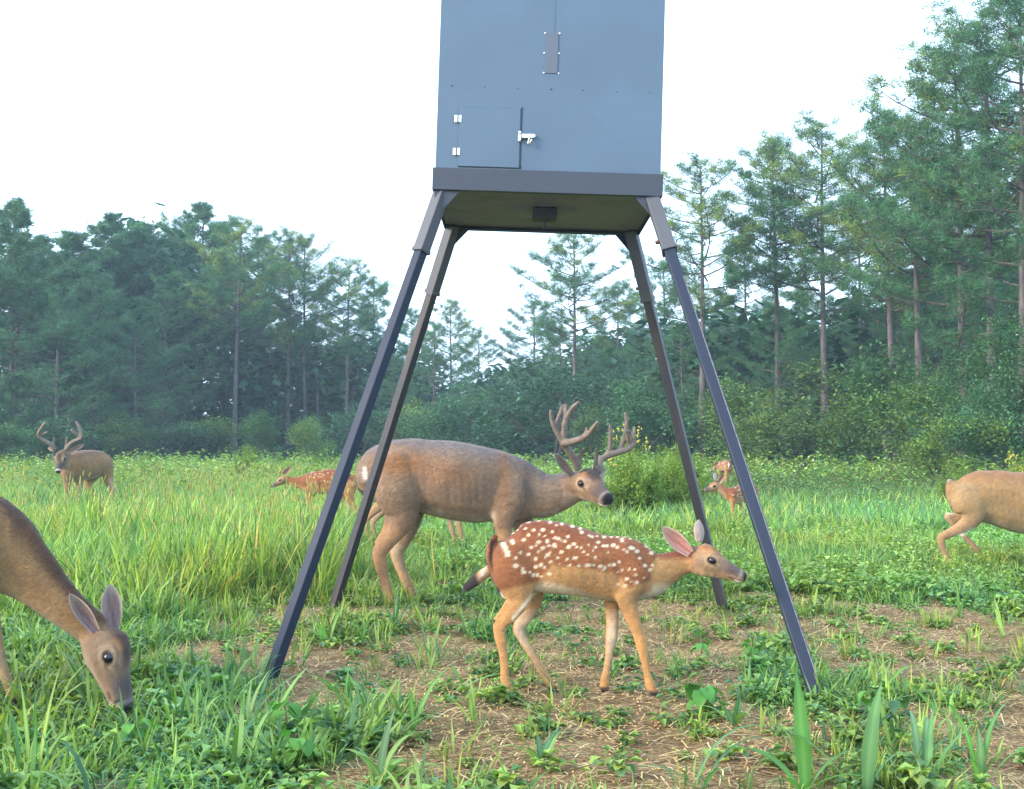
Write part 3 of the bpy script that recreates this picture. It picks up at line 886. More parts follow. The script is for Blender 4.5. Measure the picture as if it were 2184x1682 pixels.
for i, (px, top, Z, fam, w, lab) in enumerate(S):
    p = unproj(px, HOR, Z); H = CAM_H + (HOR - top) * Z / FOC
    e = place_tree("shrub", fam[i % len(fam)], p.x, Z, 1, rnd.uniform(0, 6.28), lab, "shrub", "shrubs under the pines", names=("stem", "crown"))
    hb = 7.0 if fam is big else 3.4
    kk_ = max(0.62, H / hb); e.scale = (w * kk_, w * kk_, H / hb)

# bright bushes in the meadow: many upright leafy plumes
def plume_bush(seed, H=1.3, W=0.75, stems=34):
    r = random.Random(seed); pts = []; scl = []; SV, SF = [], []
    for k in range(stems):
        a = r.uniform(0, 6.28); d = W * r.random() ** 0.6; hh = H * (1.0 - 0.5 * (d / W) ** 1.5) * r.uniform(0.5, 1.08)
        bx, by = d * 0.35 * math.cos(a), d * 0.35 * math.sin(a); tx, ty = d * math.cos(a), d * math.sin(a)
        v, f = tube_np([(bx, by, -0.03), ((bx + tx) / 2, (by + ty) / 2, hh * .5), (tx, ty, hh)], [.008, .006, .003], 4)
        o = len(SV); SV += v; SF += [tuple(q + o for q in ff) for ff in f]
        for q in range(24):
            t = 0.06 + 0.94 * q / 23
            pts.append((bx + (tx - bx) * t + r.gauss(0, .03), by + (ty - by) * t + r.gauss(0, .03), hh * t)); scl.append(max(0.4, 1.15 * (1.05 - t) ** 0.5) * r.uniform(.8, 1.2))
    cm = np.ones((len(pts), 3)) * rng.uniform(0.75, 1.25, (len(pts), 1))
    return me_py("stem", SV, SF, M_twig, True), clumps_mesh("leaves", LCB, pts, scl, M_leaf, cm)
bb = [plume_bush(431 + i) for i in range(2)]
for i, (px, top, Z, w, lab) in enumerate([
    (1338, 893, 17, 0.68, "bright yellow green goldenrod bush just right of the big buck's antlers"),
    (1400, 935, 18.5, 1.0, "lower bright green bush beside the feeder's back right leg"),
    (528, 936, 34, 0.7, "pale yellow green bush on the meadow edge left of the feeder"),
    (318, 955, 36, 0.7, "small pale bush on the meadow edge right of the distant buck"),
    (1445, 925, 21, 0.8, "small green bush between the feeder's two right legs"),
    (2160, 950, 17, 0.8, "green bush with yellow flowers at the right edge behind the doe"),
    (2050, 975, 19, 0.8, "low green bush left of the yellow flowering bush at the right")]):
    p = unproj(px, HOR, Z); H = CAM_H + (HOR - top) * Z / FOC; k = H / 1.3
    e = place_tree("bush", bb[i % 2], p.x, Z, k, i * 1.3, lab, "bush", None, names=("stem", "leaves"))
    e.scale = (k * w, k * w, k)
    if i in (0, 5):
        r = random.Random(900 + i); V = []; F = []
        for q in range(14 if i == 0 else 16):
            a = r.uniform(0, 6.28); d = r.random() ** 0.5 * 0.5
            c = Vector((d * math.cos(a), d * math.sin(a), 1.3 * (1.0 - 0.5 * d * d * 2) - r.uniform(0.0, 0.25)))
            for w_ in range(4):
                o = len(V); s = 0.017
                cc = c + Vector((r.gauss(0, .03), r.gauss(0, .03), r.gauss(0, .03)))
                V += [cc + Vector((s, 0, 0)), cc + Vector((0, s, 0)), cc + Vector((-s, 0, 0.01)), cc + Vector((0, -s, 0)), cc + Vector((0, 0, s)), cc + Vector((0, 0, -s))]
                F += [(o, o + 1, o + 4), (o + 1, o + 2, o + 4), (o + 2, o + 3, o + 4), (o + 3, o, o + 4), (o + 1, o, o + 5), (o + 2, o + 1, o + 5), (o + 3, o + 2, o + 5), (o, o + 3, o + 5)]
        tag(link("flowers", me_py("flowers", V, F, M_flower), e), kind="stuff")

# deep wood behind the edge: reads as one mass
def far_wood():
    pts = []; scl = []; BV, BF = [], []
    def prof(px):   # crown line of the deep wood, in frame rows
        xs = [-300, 0, 100, 300, 480, 560, 700, 820, 950, 1040, 1090, 1200, 1400, 1600, 1800, 2000, 2184, 2500]
        ys = [520, 520, 560, 520, 560, 720, 720, 740, 800, 835, 835, 780, 730, 720, 690, 560, 500, 500]
        return np.interp(px, xs, ys)
    n = 12500
    px = rng.uniform(-250, 2450, n); Z = rng.uniform(70, 125, n)
    Z = np.where(px > 1400, Z * 0.72, Z)
    top = prof(px) + 60 * (vnoise(px / 70, Z / 18, 71) - 0.5) * 2
    Ht = CAM_H + (HOR - top) * Z / FOC
    z = np.where(rng.random(n) < 0.35, rng.random(n) * 3.0, Ht * rng.random(n) ** 0.8)
    x = (px - CX) * Z / FOC
    pts = np.stack([x, Z, z], -1)
    cm = np.ones((n, 3)) * rng.uniform(0.5, 1.1, (n, 1))
    vs = [leaf_clump(280 + i, 12, 1.0, 0.60, cols=((0.03, 0.09, 0.055), (0.04, 0.10, 0.055))) for i in range(5)]
    me = clumps_mesh("far_wood", vs, pts, rng.uniform(0.8, 1.5, n), M_leaf, cm)
    o = link("far_wood", me); tag(o, "dark mass of woodland behind the nearer pines", "woodland", kind="stuff")
    for k in range(60):
        px = rnd.uniform(-200, 2400); Z = rnd.uniform(70, 110) * (0.72 if px > 1400 else 1); x = (px - CX) * Z / FOC
        H = (CAM_H + (HOR - float(prof(px))) * Z / FOC) * 0.9
        v, f = tube_np([(x, Z, -0.2), (x + rnd.uniform(-.3, .3), Z, H)], [0.16, 0.06], 5)
        o = len(BV); BV += v; BF += [tuple(q + o for q in ff) for ff in f]
    o = link("far_wood_trunks", me_py("far_wood_trunks", BV, BF, M_bark, True)); tag(o, "faint trunks of the woodland behind the nearer pines", "woodland", kind="stuff")
far_wood()

# ------------------------------------------------------------------ deer
def catmull(P, n_per):
    P = np.array(P, dtype=float); out = []
    for i in range(len(P) - 1):
        p0 = P[max(i - 1, 0)]; p1 = P[i]; p2 = P[i + 1]; p3 = P[min(i + 2, len(P) - 1)]
        for k in range(n_per):
            t = k / n_per
            out.append(0.5 * ((2 * p1) + (-p0 + p2) * t + (2 * p0 - 5 * p1 + 4 * p2 - p3) * t * t + (-p0 + 3 * p1 - 3 * p2 + p3) * t ** 3))
    out.append(P[-1])
    return np.array(out)

def loft(rows, lat, sides=20):
    """rows: (x,y,z, rn, rs) ; elliptical rings, rn across the lateral axis, rs along it. returns V,F and frames"""
    rows = np.array(rows, dtype=float)
    c = rows[:, :3]; T = np.gradient(c, axis=0); T /= np.linalg.norm(T, axis=1)[:, None] + 1e-9
    lat = np.array(lat, dtype=float)
    S = lat[None] - (T @ lat)[:, None] * T; S /= np.linalg.norm(S, axis=1)[:, None] + 1e-9
    N = np.cross(S, T)
    # pole caps
    def cap(i, sgn):
        r = rows[i]; e = []
        k = min(r[3], r[4])
        for a in (0.5, 0.87, 0.985):
            q = r.copy(); q[:3] = c[i] + sgn * T[i] * k * a * 0.9; f = math.sqrt(max(0.0, 1 - a * a)); q[3] *= f; q[4] *= f
            e.append((q, S[i], N[i]))
        return e
    seq = [x for x in cap(0, -1)][::-1] + [(rows[i], S[i], N[i]) for i in range(len(rows))] + cap(len(rows) - 1, 1)
    an = np.linspace(0, 2 * np.pi, sides, endpoint=False)
    V = []
    for r, s, n in seq:
        V.append(r[:3][None] + np.cos(an)[:, None] * s[None] * r[4] + np.sin(an)[:, None] * n[None] * r[3])
    m = len(V); V = np.concatenate(V); F = []
    for i in range(m - 1):
        for q in range(sides):
            a0 = i * sides + q; a1 = i * sides + (q + 1) % sides
            F.append((a0, a1, a1 + sides, a0 + sides))
    F.append(tuple(range(sides))[::-1]); F.append(tuple((m - 1) * sides + q for q in range(sides)))
    return V, F, c, N, S

HEAD = [  # s, top, bottom, halfwidth (fractions of head length)
 (0.00, .12, -.16, .12), (.10, .235, -.225, .185), (.20, .29, -.245, .22), (.33, .285, -.235, .232), (.44, .24, -.205, .20),
 (.56, .20, -.178, .160), (.68, .17, -.158, .138), (.80, .15, -.142, .130), (.90, .130, -.128, .130), (.965, .10, -.10, .112), (1.0, .05, -.06, .075)]

def remesh(V, F, voxel):
    me = bpy.data.meshes.new("tmp"); me.from_pydata([tuple(v) for v in V], [], F); me.update()
    o = bpy.data.objects.new("tmp", me); COL.objects.link(o)
    md = o.modifiers.new("r", 'REMESH'); md.mode = 'VOXEL'; md.voxel_size = voxel; md.adaptivity = 0
    dg = bpy.context.evaluated_depsgraph_get(); ev = o.evaluated_get(dg); m2 = ev.to_mesh()
    n = len(m2.vertices); co = np.empty(n * 3, dtype=np.float32); m2.vertices.foreach_get("co", co)
    nl = len(m2.loops); li = np.empty(nl, dtype=np.int32); m2.loops.foreach_get("vertex_index", li)
    lt = np.empty(len(m2.polygons), dtype=np.int32); m2.polygons.foreach_get("loop_total", lt)
    ev.to_mesh_clear(); bpy.data.objects.remove(o); bpy.data.meshes.remove(me)
    assert (lt == 4).all()
    return co.reshape(-1, 3).astype(float), li.reshape(-1, 4)

def laplace(V, F, W, iters):
    E = np.concatenate([F[:, [0, 1]], F[:, [1, 2]], F[:, [2, 3]], F[:, [3, 0]]])
    n = len(V); deg = np.bincount(E.ravel(), minlength=n).astype(float)
    for _ in range(iters):
        A = np.empty_like(V)
        for k in range(3):
            A[:, k] = np.bincount(E[:, 0], V[E[:, 1], k], n) + np.bincount(E[:, 1], V[E[:, 0], k], n)
        A /= deg[:, None]
        V = V + (A - V) * W[:, None]
    return V

def normals(V, F):
    d = np.cross(V[F[:, 2]] - V[F[:, 0]], V[F[:, 3]] - V[F[:, 1]]); N = np.zeros_like(V)
    for k in range(4):
        for a in range(3): N[:, a] += np.bincount(F[:, k], d[:, a], len(V))
    return N / (np.linalg.norm(N, axis=1)[:, None] + 1e-12)

def lerp(a, b, t):
    return np.asarray(a) * (1 - t)[:, None] + np.asarray(b) * t[:, None]

def ear_mesh(base, tip, open_dir, width, c_out, c_in, c_rim, cup=0.5):
    """leaf-shaped cupped ear with thickness; open_dir is where its hollow faces"""
    base, tip, o = Vector(base), Vector(tip), Vector(open_dir)
    ax = tip - base; L = ax.length; ax.normalize(); o = (o - ax * o.dot(ax)).normalized(); s = ax.cross(o)
    nu, nv = 14, 10; V = []; C = []
    for side in (0, 1):
        for i in range(nu + 1):
            t = i / nu
            w = width * 0.5 * (0.42 + 0.9 * math.sin(min(1.0, t * 1.25) * math.pi / 2) * 0.65) * max(0.0, 1 - t ** 2.6) ** 0.75
            if i == nu: w = 0.0005
            cu = cup * (1.3 - 0.75 * t) * 1.9
            for j in range(nv + 1):
                a = (j / nv * 2 - 1)
                th = a * cu
                x = w * math.sin(th) / max(0.3, math.sin(min(cu, 1.57))); d = -w * (math.cos(th) - math.cos(cu)) / max(0.3, math.sin(min(cu, 1.57)))
                thick = 0.0022 * (1 - a ** 4)
                p = base + ax * (L * t) + s * x + o * (d + (thick if side == 0 else -thick))
                V.append(tuple(p))
                rim = max(abs(a) ** 5, t ** 6)
                if side == 0:
                    hair = max(0.0, math.sin(a * 9 + t * 5)) * (1 - t) ** 0.5
                    c = [ci * (1.1 - 0.45 * t) * (1 - 0.5 * hair) + 0.28 * (1 - hair) * max(0.0, abs(a) - 0.45) for ci in c_in]; c = [u * (1 - rim) + v * rim for u, v in zip(c, c_rim)]
                else: c = [u * (1 - rim * 0.6) + v * rim * 0.6 for u, v in zip(c_out, c_rim)]
                C.append([0.66 * v_ for v_ in c])
    F = []; m = (nu + 1) * (nv + 1)
    for side in (0, 1):
        for i in range(nu):
            for j in range(nv):
                a = side * m + i * (nv + 1) + j; q = (a, a + 1, a + nv + 2, a + nv + 1)
                F.append(q if side == 0 else q[::-1])
    def idx(side, i, j): return side * m + i * (nv + 1) + j
    for i in range(nu):
        F.append((idx(0, i, 0), idx(0, i + 1, 0), idx(1, i + 1, 0), idx(1, i, 0)))
        F.append((idx(0, i + 1, nv), idx(0, i, nv), idx(1, i, nv), idx(1, i + 1, nv)))
    return mesh_np("ear", V, F, M_fur, np.array(C), smooth=True)

def ball_mesh(name, r, mat):
    V = []; F = []; n, m = 14, 9
    for i in range(m + 1):
        ph = math.pi * i / m
        for j in range(n):
            th = 2 * math.pi * j / n
            V.append((r * math.sin(ph) * math.cos(th), r * math.sin(ph) * math.sin(th), r * math.cos(ph)))
    for i in range(m):
        for j in range(n):
            a = i * n + j; b = i * n + (j + 1) % n
            F.append((a, b, b + n, a + n))
    return me_py(name, V, F, mat, True)

PAL = {
 'buck': dict(back=(0.185, 0.15, 0.145), flank=(0.25, 0.175, 0.125), low=(0.30, 0.195, 0.125), belly=(0.50, 0.40, 0.31), leg=(0.36, 0.20, 0.10), leg_in=(0.48, 0.33, 0.20), face=(0.24, 0.15, 0.095), muz=(0.10, 0.075, 0.072), throat=(0.42, 0.32, 0.24), crown=(0.12, 0.075, 0.055)),
 'doe':  dict(back=(0.15, 0.082, 0.045), flank=(0.27, 0.155, 0.075), low=(0.31, 0.195, 0.10), belly=(0.50, 0.42, 0.33), leg=(0.36, 0.21, 0.11), leg_in=(0.48, 0.35, 0.22), face=(0.21, 0.14, 0.09), muz=(0.095, 0.075, 0.075), throat=(0.34, 0.26, 0.18), crown=(0.11, 0.065, 0.05)),
 'tan':  dict(back=(0.25, 0.125, 0.06), flank=(0.32, 0.195, 0.09), low=(0.34, 0.225, 0.115), belly=(0.42, 0.34, 0.25), leg=(0.36, 0.21, 0.11), leg_in=(0.42, 0.30, 0.2), face=(0.26, 0.17, 0.1), muz=(0.11, 0.085, 0.08), throat=(0.34, 0.23, 0.15), crown=(0.15, 0.09, 0.06)),
 'fawn': dict(back=(0.195, 0.062, 0.03), flank=(0.28, 0.108, 0.046), low=(0.47, 0.255, 0.105), belly=(0.64, 0.53, 0.38), leg=(0.50, 0.26, 0.10), leg_in=(0.60, 0.46, 0.32), face=(0.36, 0.22, 0.13), muz=(0.115, 0.085, 0.08), throat=(0.52, 0.36, 0.2), crown=(0.34, 0.15, 0.06)),
}

def deer(name, label, cat, Z, conv, pal, chains, head, ears, antlers=None, voxel=0.007, spots=None, face=1, lat=(0, 1, 0), group=None, extra_paint=None, spot_r=0.0066, low_line=(-0.25, -0.55), hairs=0, hair_len=0.014):
    """chains: list of (kind, sides-ratio, [(X,Y,r,lateral), ...]) in picture units; conv = (x0, kx, y0, ky) maps them to frame rows/cols"""
    x0, kx, y0, ky = conv
    cen = unproj(x0 + kx * chains[0][2][len(chains[0][2]) // 2][0], HOR, Z)
    root_loc = Vector((cen.x, Z, float(gz(cen.x, Z))))
    def W(X, Y, l=0.0):
        return unproj(x0 + kx * X, y0 + ky * Y, Z + l) - Vector((root_loc.x, root_loc.y, 0)) - Vector((0, 0, root_loc.z))
    mpp = abs(kx) * Z / FOC
    lat = Vector(lat).normalized()
    AV, AF = [], []; smp_c, smp_n, smp_s, smp_rn, smp_rs, smp_k, smp_t = [], [], [], [], [], [], []
    def add(V, F):
        o = sum(len(v) for v in AV); AV.append(V); AF.extend([tuple(i + o for i in f) for f in F])
    kinds = []
    for ci, (kind, ratio, pts) in enumerate(chains):
        rows = []
        for p in pts:
            w = W(p[0], p[1], p[3] if len(p) > 3 else 0.0)
            r = p[2] * mpp
            rs = p[4] if len(p) > 4 else r * ratio
            rows.append((w.x, w.y, w.z, r, rs))
        rows = catmull(rows, 6)
        rows[:, 3:] = np.maximum(rows[:, 3:], 0.004)
        V, F, c, N, S = loft(rows, lat)
        add(V, F)
        for i in range(len(c)):
            smp_c.append(c[i]); smp_n.append(N[i]); smp_s.append(S[i]); smp_rn.append(rows[i, 3]); smp_rs.append(rows[i, 4]); smp_k.append(ci); smp_t.append(i / (len(c) - 1))
        kinds.append(kind)
    # head
    O = W(*head['O']); Nn = W(*head['nose']); d = (Nn - O); L = d.length; d.normalize()
    upref = Vector(head.get('up', (0, 0, 1))); u = (upref - d * upref.dot(d)).normalized(); sd_ = d.cross(u)   # points to its right-hand side or left
    hv = []; sides = 22; an = np.linspace(0, 2 * np.pi, sides, endpoint=False); mz = head.get('muz', 1.0); tp = head.get('top', 1.0); fat = head.get('fat', 1.0)
    prof = catmull(HEAD, 4)
    ringsV = []
    for s, t_, b_, w_ in prof:
        k = 1 - (1 - mz) * float(sstep(0.4, 0.85, np.array(s)))
        t2, b2, w2 = t_ * tp * k * fat, b_ * k * fat, w_ * k * fat
        cz = (t2 + b2) / 2; hz = (t2 - b2) / 2
        ring = []
        for a in an:
            ca, sa = math.cos(a), math.sin(a)
            ww = w2 * (1.0 - 0.22 * max(0, -sa)) * (1.0 - 0.12 * max(0, sa) ** 2)
            p = O + d * (s * L) + u * ((cz + hz * sa) * L) + sd_ * (ww * ca * L)
            ring.append(tuple(p))
        ringsV.append(ring)
    hv = np.array(ringsV).reshape(-1, 3); m = len(ringsV); hf = []
    for i in range(m - 1):
        for q in range(sides):
            a0 = i * sides + q; a1 = i * sides + (q + 1) % sides
            hf.append((a0, a1, a1 + sides, a0 + sides))
    hf.append(tuple(range(sides))[::-1]); hf.append(tuple((m - 1) * sides + q for q in range(sides)))
    add(hv, hf)
    # brow ridges over the eyes
    for sg in (-1, 1):
        rows = []
        for s, zz, r in ((0.27, 0.15, 0.05), (0.36, 0.155, 0.06), (0.46, 0.12, 0.045)):
            p = O + d * (s * L) + u * (zz * tp * fat * L) + sd_ * (sg * 0.165 * fat * L); rows.append((p.x, p.y, p.z, r * L, r * L))
        V, F, *_ = loft(catmull(rows, 3), lat, 10); add(V, F)
    V, F = remesh(np.concatenate(AV), AF, voxel)
    # region lookup
    sc = np.array(smp_c); sn = np.array(smp_n); ss = np.array(smp_s); srn = np.array(smp_rn); srs = np.array(smp_rs); sk = np.array(smp_k); stt = np.array(smp_t)
    best = np.full(len(V), 1e9); bi = np.zeros(len(V), dtype=int)
    for j in range(len(sc)):
        dd = V - sc[j]; e = np.sqrt(((dd @ sn[j]) / srn[j]) ** 2 + ((dd @ ss[j]) / srs[j]) ** 2 + ((dd @ np.cross(sn[j], ss[j])) / (0.5 * (srn[j] + srs[j]))) ** 2)
        mk = e < best; best[mk] = e[mk]; bi[mk] = j
    dh = V - np.array(O); hs = dh @ np.array(d) / L; hu = dh @ np.array(u) / L / fat; hl = dh @ np.array(sd_) / L / fat
    rad = srn[bi]
    Wt = np.clip((rad - 0.02) / 0.06, 0.12, 0.45)
    inhead = (hs > 0.15) & (hs < 1.1) & (np.abs(hl) < 0.3) & (np.abs(hu) < 0.4)
    Wt[inhead] = 0.22
    it = max(3, int(round(10 * (0.007 / voxel))))
    V = laplace(V, F, Wt, it)
    Nv = normals(V, F)
    # ---- paint the coat
    pf = dict(buck=.80, tan=.84, doe=.70, fawn=.72)[pal]; P = {k: tuple(c * pf for c in v) for k, v in PAL[pal].items()}; dd = V - sc[bi]
    kz = np.clip((dd * sn[bi]).sum(1) / srn[bi], -1.2, 1.2)
    flipN = np.sign(sn[bi][:, 2]); kz = np.where(np.abs(sn[bi][:, 2]) > 0.3, kz * flipN, kz)
    kind = np.array(kinds)[sk[bi]]
    torso = np.isin(kind, ['torso', 'neck']); leg = np.char.startswith(kind, 'leg')
    x_rel = V[:, 0]
    C = lerp(P['flank'], P['back'], sstep(0.35, 0.95, kz))
    C = lerp(P['low'], P['flank'], sstep(low_line[1], low_line[0] + 0.15, kz)) * (kz < 0.1)[:, None] + C * (kz >= 0.1)[:, None]
    bel = sstep(-0.70, -0.92, kz) * (kind == 'torso')
    C = C * (1 - bel)[:, None] + np.array(P['belly']) * bel[:, None]
    # legs fade from coat to leg colour with height, whiter inside
    if leg.any():
        tt = stt[bi]
        lc = np.tile(np.array(P['leg']), (len(V), 1))
        sgn = np.where(np.char.endswith(kind, 'far'), -1.0, 1.0)      # inner side direction along lat
        inner = sstep(0.25, 0.9, (dd * ss[bi]).sum(1) / srs[bi] * sgn * (1 if True else 1)) * sstep(0.75, 0.4, tt)
        lc = lc * (1 - inner)[:, None] + np.array(P['leg_in']) * inner[:, None]
        # coat colour reaching down the thigh
        hmax = sstep(0.12, 0.42, tt)
        base = lerp(P['low'], P['flank'], sstep(-0.5, 0.6, np.zeros(len(V))))
        lc2 = base * (1 - hmax)[:, None] + lc * hmax[:, None]
        C = np.where(leg[:, None], lc2, C)
        hoof = sstep(0.045, 0.03, V[:, 2] + root_loc.z) * leg
        if head.get('nohoof'): hoof = hoof * 0
        hoof = np.maximum(hoof, leg * sstep(0.94, 0.97, tt) * np.char.startswith(kind, 'leg'))
        C = C * (1 - hoof)[:, None] + np.array((0.02, 0.016, 0.015)) * hoof[:, None]
    tl = kind == 'tail'
    if tl.any():
        bk = (dd * np.array((-face, 0, 0))).sum(1) / srn[bi]
        tc = lerp((0.6, 0.57, 0.52), tuple(0.6 * c for c in P['back']), sstep(-0.25, 0.2, bk))
        tc = lerp(tc[0] * 0 + np.array((0.05, 0.035, 0.03)), (0, 0, 0), np.zeros(len(V))) * (sstep(0.25, 0.5, stt[bi]) * sstep(-0.25, 0.1, bk))[:, None] + tc * (1 - sstep(0.25, 0.5, stt[bi]) * sstep(-0.25, 0.1, bk))[:, None]
        k9 = sstep(0.35, 0.15, stt[bi]); tc = tc * (1 - k9)[:, None] + np.array(P['back']) * k9[:, None]
        C = np.where(tl[:, None], tc, C)
    # throat / neck underside
    nk = (kind == 'neck'); th = nk * sstep(-0.55, -0.9, kz) * 0.8
    C = C * (1 - th)[:, None] + np.array(P['throat']) * th[:, None]
    # head
    hm = sstep(-0.02, 0.16, hs) * (np.abs(hl) < 0.36) * (np.abs(hu) < 0.55) * (hs < 1.12) * ((hu > -0.3) | (hs < 0.35)) * ((hu > -0.21) | (hs < 0.62))
    H = lerp(P['face'], P['crown'], sstep(0.12, 0.24, hu) * sstep(0.62, 0.4, hs))
    H = H * (1 - sstep(0.48, 0.72, hs) * sstep(-0.06, 0.02, hu))[:, None] + np.array(P['muz']) * (sstep(0.48, 0.72, hs) * sstep(-0.06, 0.02, hu))[:, None]
    low = sstep(-0.09, -0.16, hu) * sstep(0.1, 0.3, hs); H = H * (1 - low * 0.85)[:, None] + np.array(P['throat']) * (low * 0.85)[:, None]
    e_s, e_u = 0.375, 0.085 * tp
    st_ = sstep(0.13, 0.07, np.abs(hl)) * sstep(0.12, 0.22, hs) * sstep(0.62, 0.45, hs) * (hu > 0.1) * (0.75 if pal in ('doe', 'buck') else 0.25)
    H = H * (1 - st_)[:, None] + np.array((0.05, 0.032, 0.028)) * st_[:, None]
    bw_ = np.exp(-((np.abs(hl) - 0.155) / 0.03) ** 2 - ((hs - 0.30) / 0.11) ** 2) * (hu > 0.12) * 0.7
    H = H * (1 - bw_)[:, None] + np.array((0.34, 0.16, 0.06)) * bw_[:, None]
    er = np.hypot((hs - e_s) / 1.35, hu - e_u)
    ring = np.exp(-((er - 0.085) / 0.03) ** 2) * (np.abs(hl) > 0.08); rk = 0.5; H = H * (1 - rk * ring)[:, None] + np.array(P['throat']) * 1.15 * (rk * ring)[:, None]
    dk = sstep(0.07, 0.05, er) * (np.abs(hl) > 0.08); H = H * (1 - dk)[:, None] + np.array((0.03, 0.02, 0.018)) * dk[:, None]
    tear = sstep(0.022, 0.008, np.abs(hu - e_u + 0.05 + 0.35 * (hs - 0.45))) * sstep(0.40, 0.43, hs) * sstep(0.52, 0.48, hs); H = H * (1 - 0.6 * tear)[:, None]
    whitem = np.exp(-((hs - 0.885) / 0.028) ** 2) * (0.9 if name == 'distant_buck' else 0.22) * sstep(-0.1, 0.0, hu); H = H * (1 - whitem)[:, None] + np.array((0.5, 0.45, 0.4)) * whitem[:, None]
    chin = sstep(-0.045, -0.075, hu) * sstep(0.8, 0.86, hs); H = H * (1 - chin)[:, None] + np.array((0.62, 0.56, 0.48)) * chin[:, None]
    mouth = sstep(0.014, 0.005, np.abs(hu + 0.055 + 0.05 * (1 - hs))) * sstep(0.68, 0.74, hs); H = H * (1 - 0.75 * mouth)[:, None]
    nose = sstep(0.93, 0.96, hs + 0.30 * (hu - 0.03)) * (hu > -0.045); H = H * (1 - nose)[:, None] + np.array((0.014, 0.012, 0.014)) * nose[:, None]
    C = C * (1 - hm)[:, None] + H * hm[:, None]
    pm = np.stack([(V[:, 0] + root_loc.x), V[:, 1] + root_loc.y, V[:, 2] + root_loc.z], -1)
    # picture-unit coordinates of each vertex (side view), for hand-placed markings
    Xp = ((pm[:, 0] / pm[:, 1]) * FOC + CX - x0) / kx; Yp = ((CAM_H - pm[:, 2]) / pm[:, 1] * FOC + HOR - y0) / ky
    if extra_paint is not None: C = extra_paint(C, V, Nv, Xp, Yp, kind, kz, stt[bi])
    if spots is not None:
        near = np.ones(len(V), dtype=bool)
        cs = np.array(spots, dtype=float); rr = spot_r / mpp
        # spots live on both flanks: compare in unprojected side coordinates
        Xs = x_rel * 0; sidew = ((V[:, 0] + root_loc.x) / Z * FOC + CX - x0) / kx; sideh = ((CAM_H - pm[:, 2]) / Z * FOC + HOR - y0) / ky
        xx = np.where(Nv[:, 1] < 0.15, Xp, sidew); yy = np.where(Nv[:, 1] < 0.15, Yp, sideh)
        m_ = np.zeros(len(V))
        r2 = random.Random(5)
        for sx, sy in cs:
            ex = r2.uniform(0.8, 1.35); ey = r2.uniform(0.75, 1.1); kk = r2.uniform(0.6, 1.25)
            q = np.hypot((xx - sx) / (rr * ex * kk), (yy - sy) / (rr * ey * kk)); m_ = np.maximum(m_, sstep(1.35, 0.6, q))
        m_ *= ~leg | (stt[bi] < 0.35)
        m_ *= (0.88 if mpp < 0.001 and Z < 6 else 0.6) * (1 - hm)
        C = C * (1 - m_)[:, None] + np.array((0.60, 0.50, 0.36)) * m_[:, None]
    # ribs and muscle relief
    rib = np.sin(Xp * 2 * math.pi / (0.045 / mpp) + kz * 2.5) * (kind == 'torso') * sstep(-0.75, -0.4, kz) * sstep(0.45, 0.1, kz) * sstep(0.3, 0.45, stt[bi]) * sstep(0.85, 0.7, stt[bi])
    mus = vnoise(V[:, 0] * 11 + 3, V[:, 2] * 8 + 9, 83) - 0.5
    V = V + Nv * (rib * 0.0018 + mus * 0.009 * np.clip(rad / 0.12, 0, 1) * (1 - hm))[:, None]
    # fur tips: tiny outward unevenness
    q = vnoise(V[:, 0] * 160 + 11, V[:, 2] * 160 + V[:, 1] * 130, 81) - 0.5
    V = V + Nv * (q * 0.0022)[:, None]
    C = np.clip(C * (1 + (vnoise(V[:, 0] * 60, V[:, 2] * 90 + V[:, 1] * 70, 82) - 0.5)[:, None] * 0.25), 0.004, 1)
    root = empty(name, root_loc); tag(root, label, cat, group)
    if hairs:
        r3 = np.random.default_rng(hairs)
        fc = V[F].mean(1); ar = np.linalg.norm(np.cross(V[F[:, 2]] - V[F[:, 0]], V[F[:, 3]] - V[F[:, 1]]), axis=1)
        ok = ar * (np.abs(hu[F[:, 0]]) < 9)
        fi = r3.choice(len(F), hairs, p=ok / ok.sum()); a_ = r3.random((hairs, 1)); b_ = r3.random((hairs, 1))
        q0 = V[F[fi, 0]] * (1 - a_) * (1 - b_) + V[F[fi, 1]] * a_ * (1 - b_) + V[F[fi, 2]] * a_ * b_ + V[F[fi, 3]] * (1 - a_) * b_
        vi = F[fi, 0]; nn = Nv[vi]
        flow = np.tile(np.array((-face * 1.0, 0, -0.35)), (hairs, 1))
        lg = leg[vi] & (stt[bi][vi] > 0.3); flow[lg] = (-face * 0.15, 0, -1)
        hd = hm[vi] > 0.4; flow[hd] = -np.array(d)
        flow = flow + r3.normal(0, 0.16, (hairs, 3))
        flow -= nn * (flow * nn).sum(1)[:, None]; flow /= np.linalg.norm(flow, axis=1)[:, None] + 1e-9
        hl_ = hair_len * r3.uniform(0.6, 1.2, (hairs, 1)) * np.where(hd, 0.4, np.where(lg, 0.45, 1.0))[:, None]
        dr = flow + nn * 0.34; sdv = np.cross(flow, nn) * (0.0008 + 0.0005 * r3.random((hairs, 1)))
        q0 = q0 - nn * 0.001
        HV = np.stack([q0 - sdv, q0 + sdv, q0 + dr * hl_], 1).reshape(-1, 3); HF = np.arange(hairs * 3).reshape(-1, 3)
        nose_m = (hs[vi] > 0.9) & hd
        HV[np.repeat(nose_m, 3)] = HV[0]
        hc = np.repeat(C[vi] * r3.uniform(0.62, 1.45, (hairs, 1)), 3, 0)
        tag(link("coat_hair", mesh_np("coat_hair", HV, HF, M_hair, np.clip(hc, 0.003, 0.9)), root), kind="stuff")
    body = link("body", mesh_np("body", V, F, M_fur, C, smooth=True), root)
    # eyes
    er_ = head.get('eye_r', 0.056) * L
    eme = ball_mesh("eye", er_, M_eye)
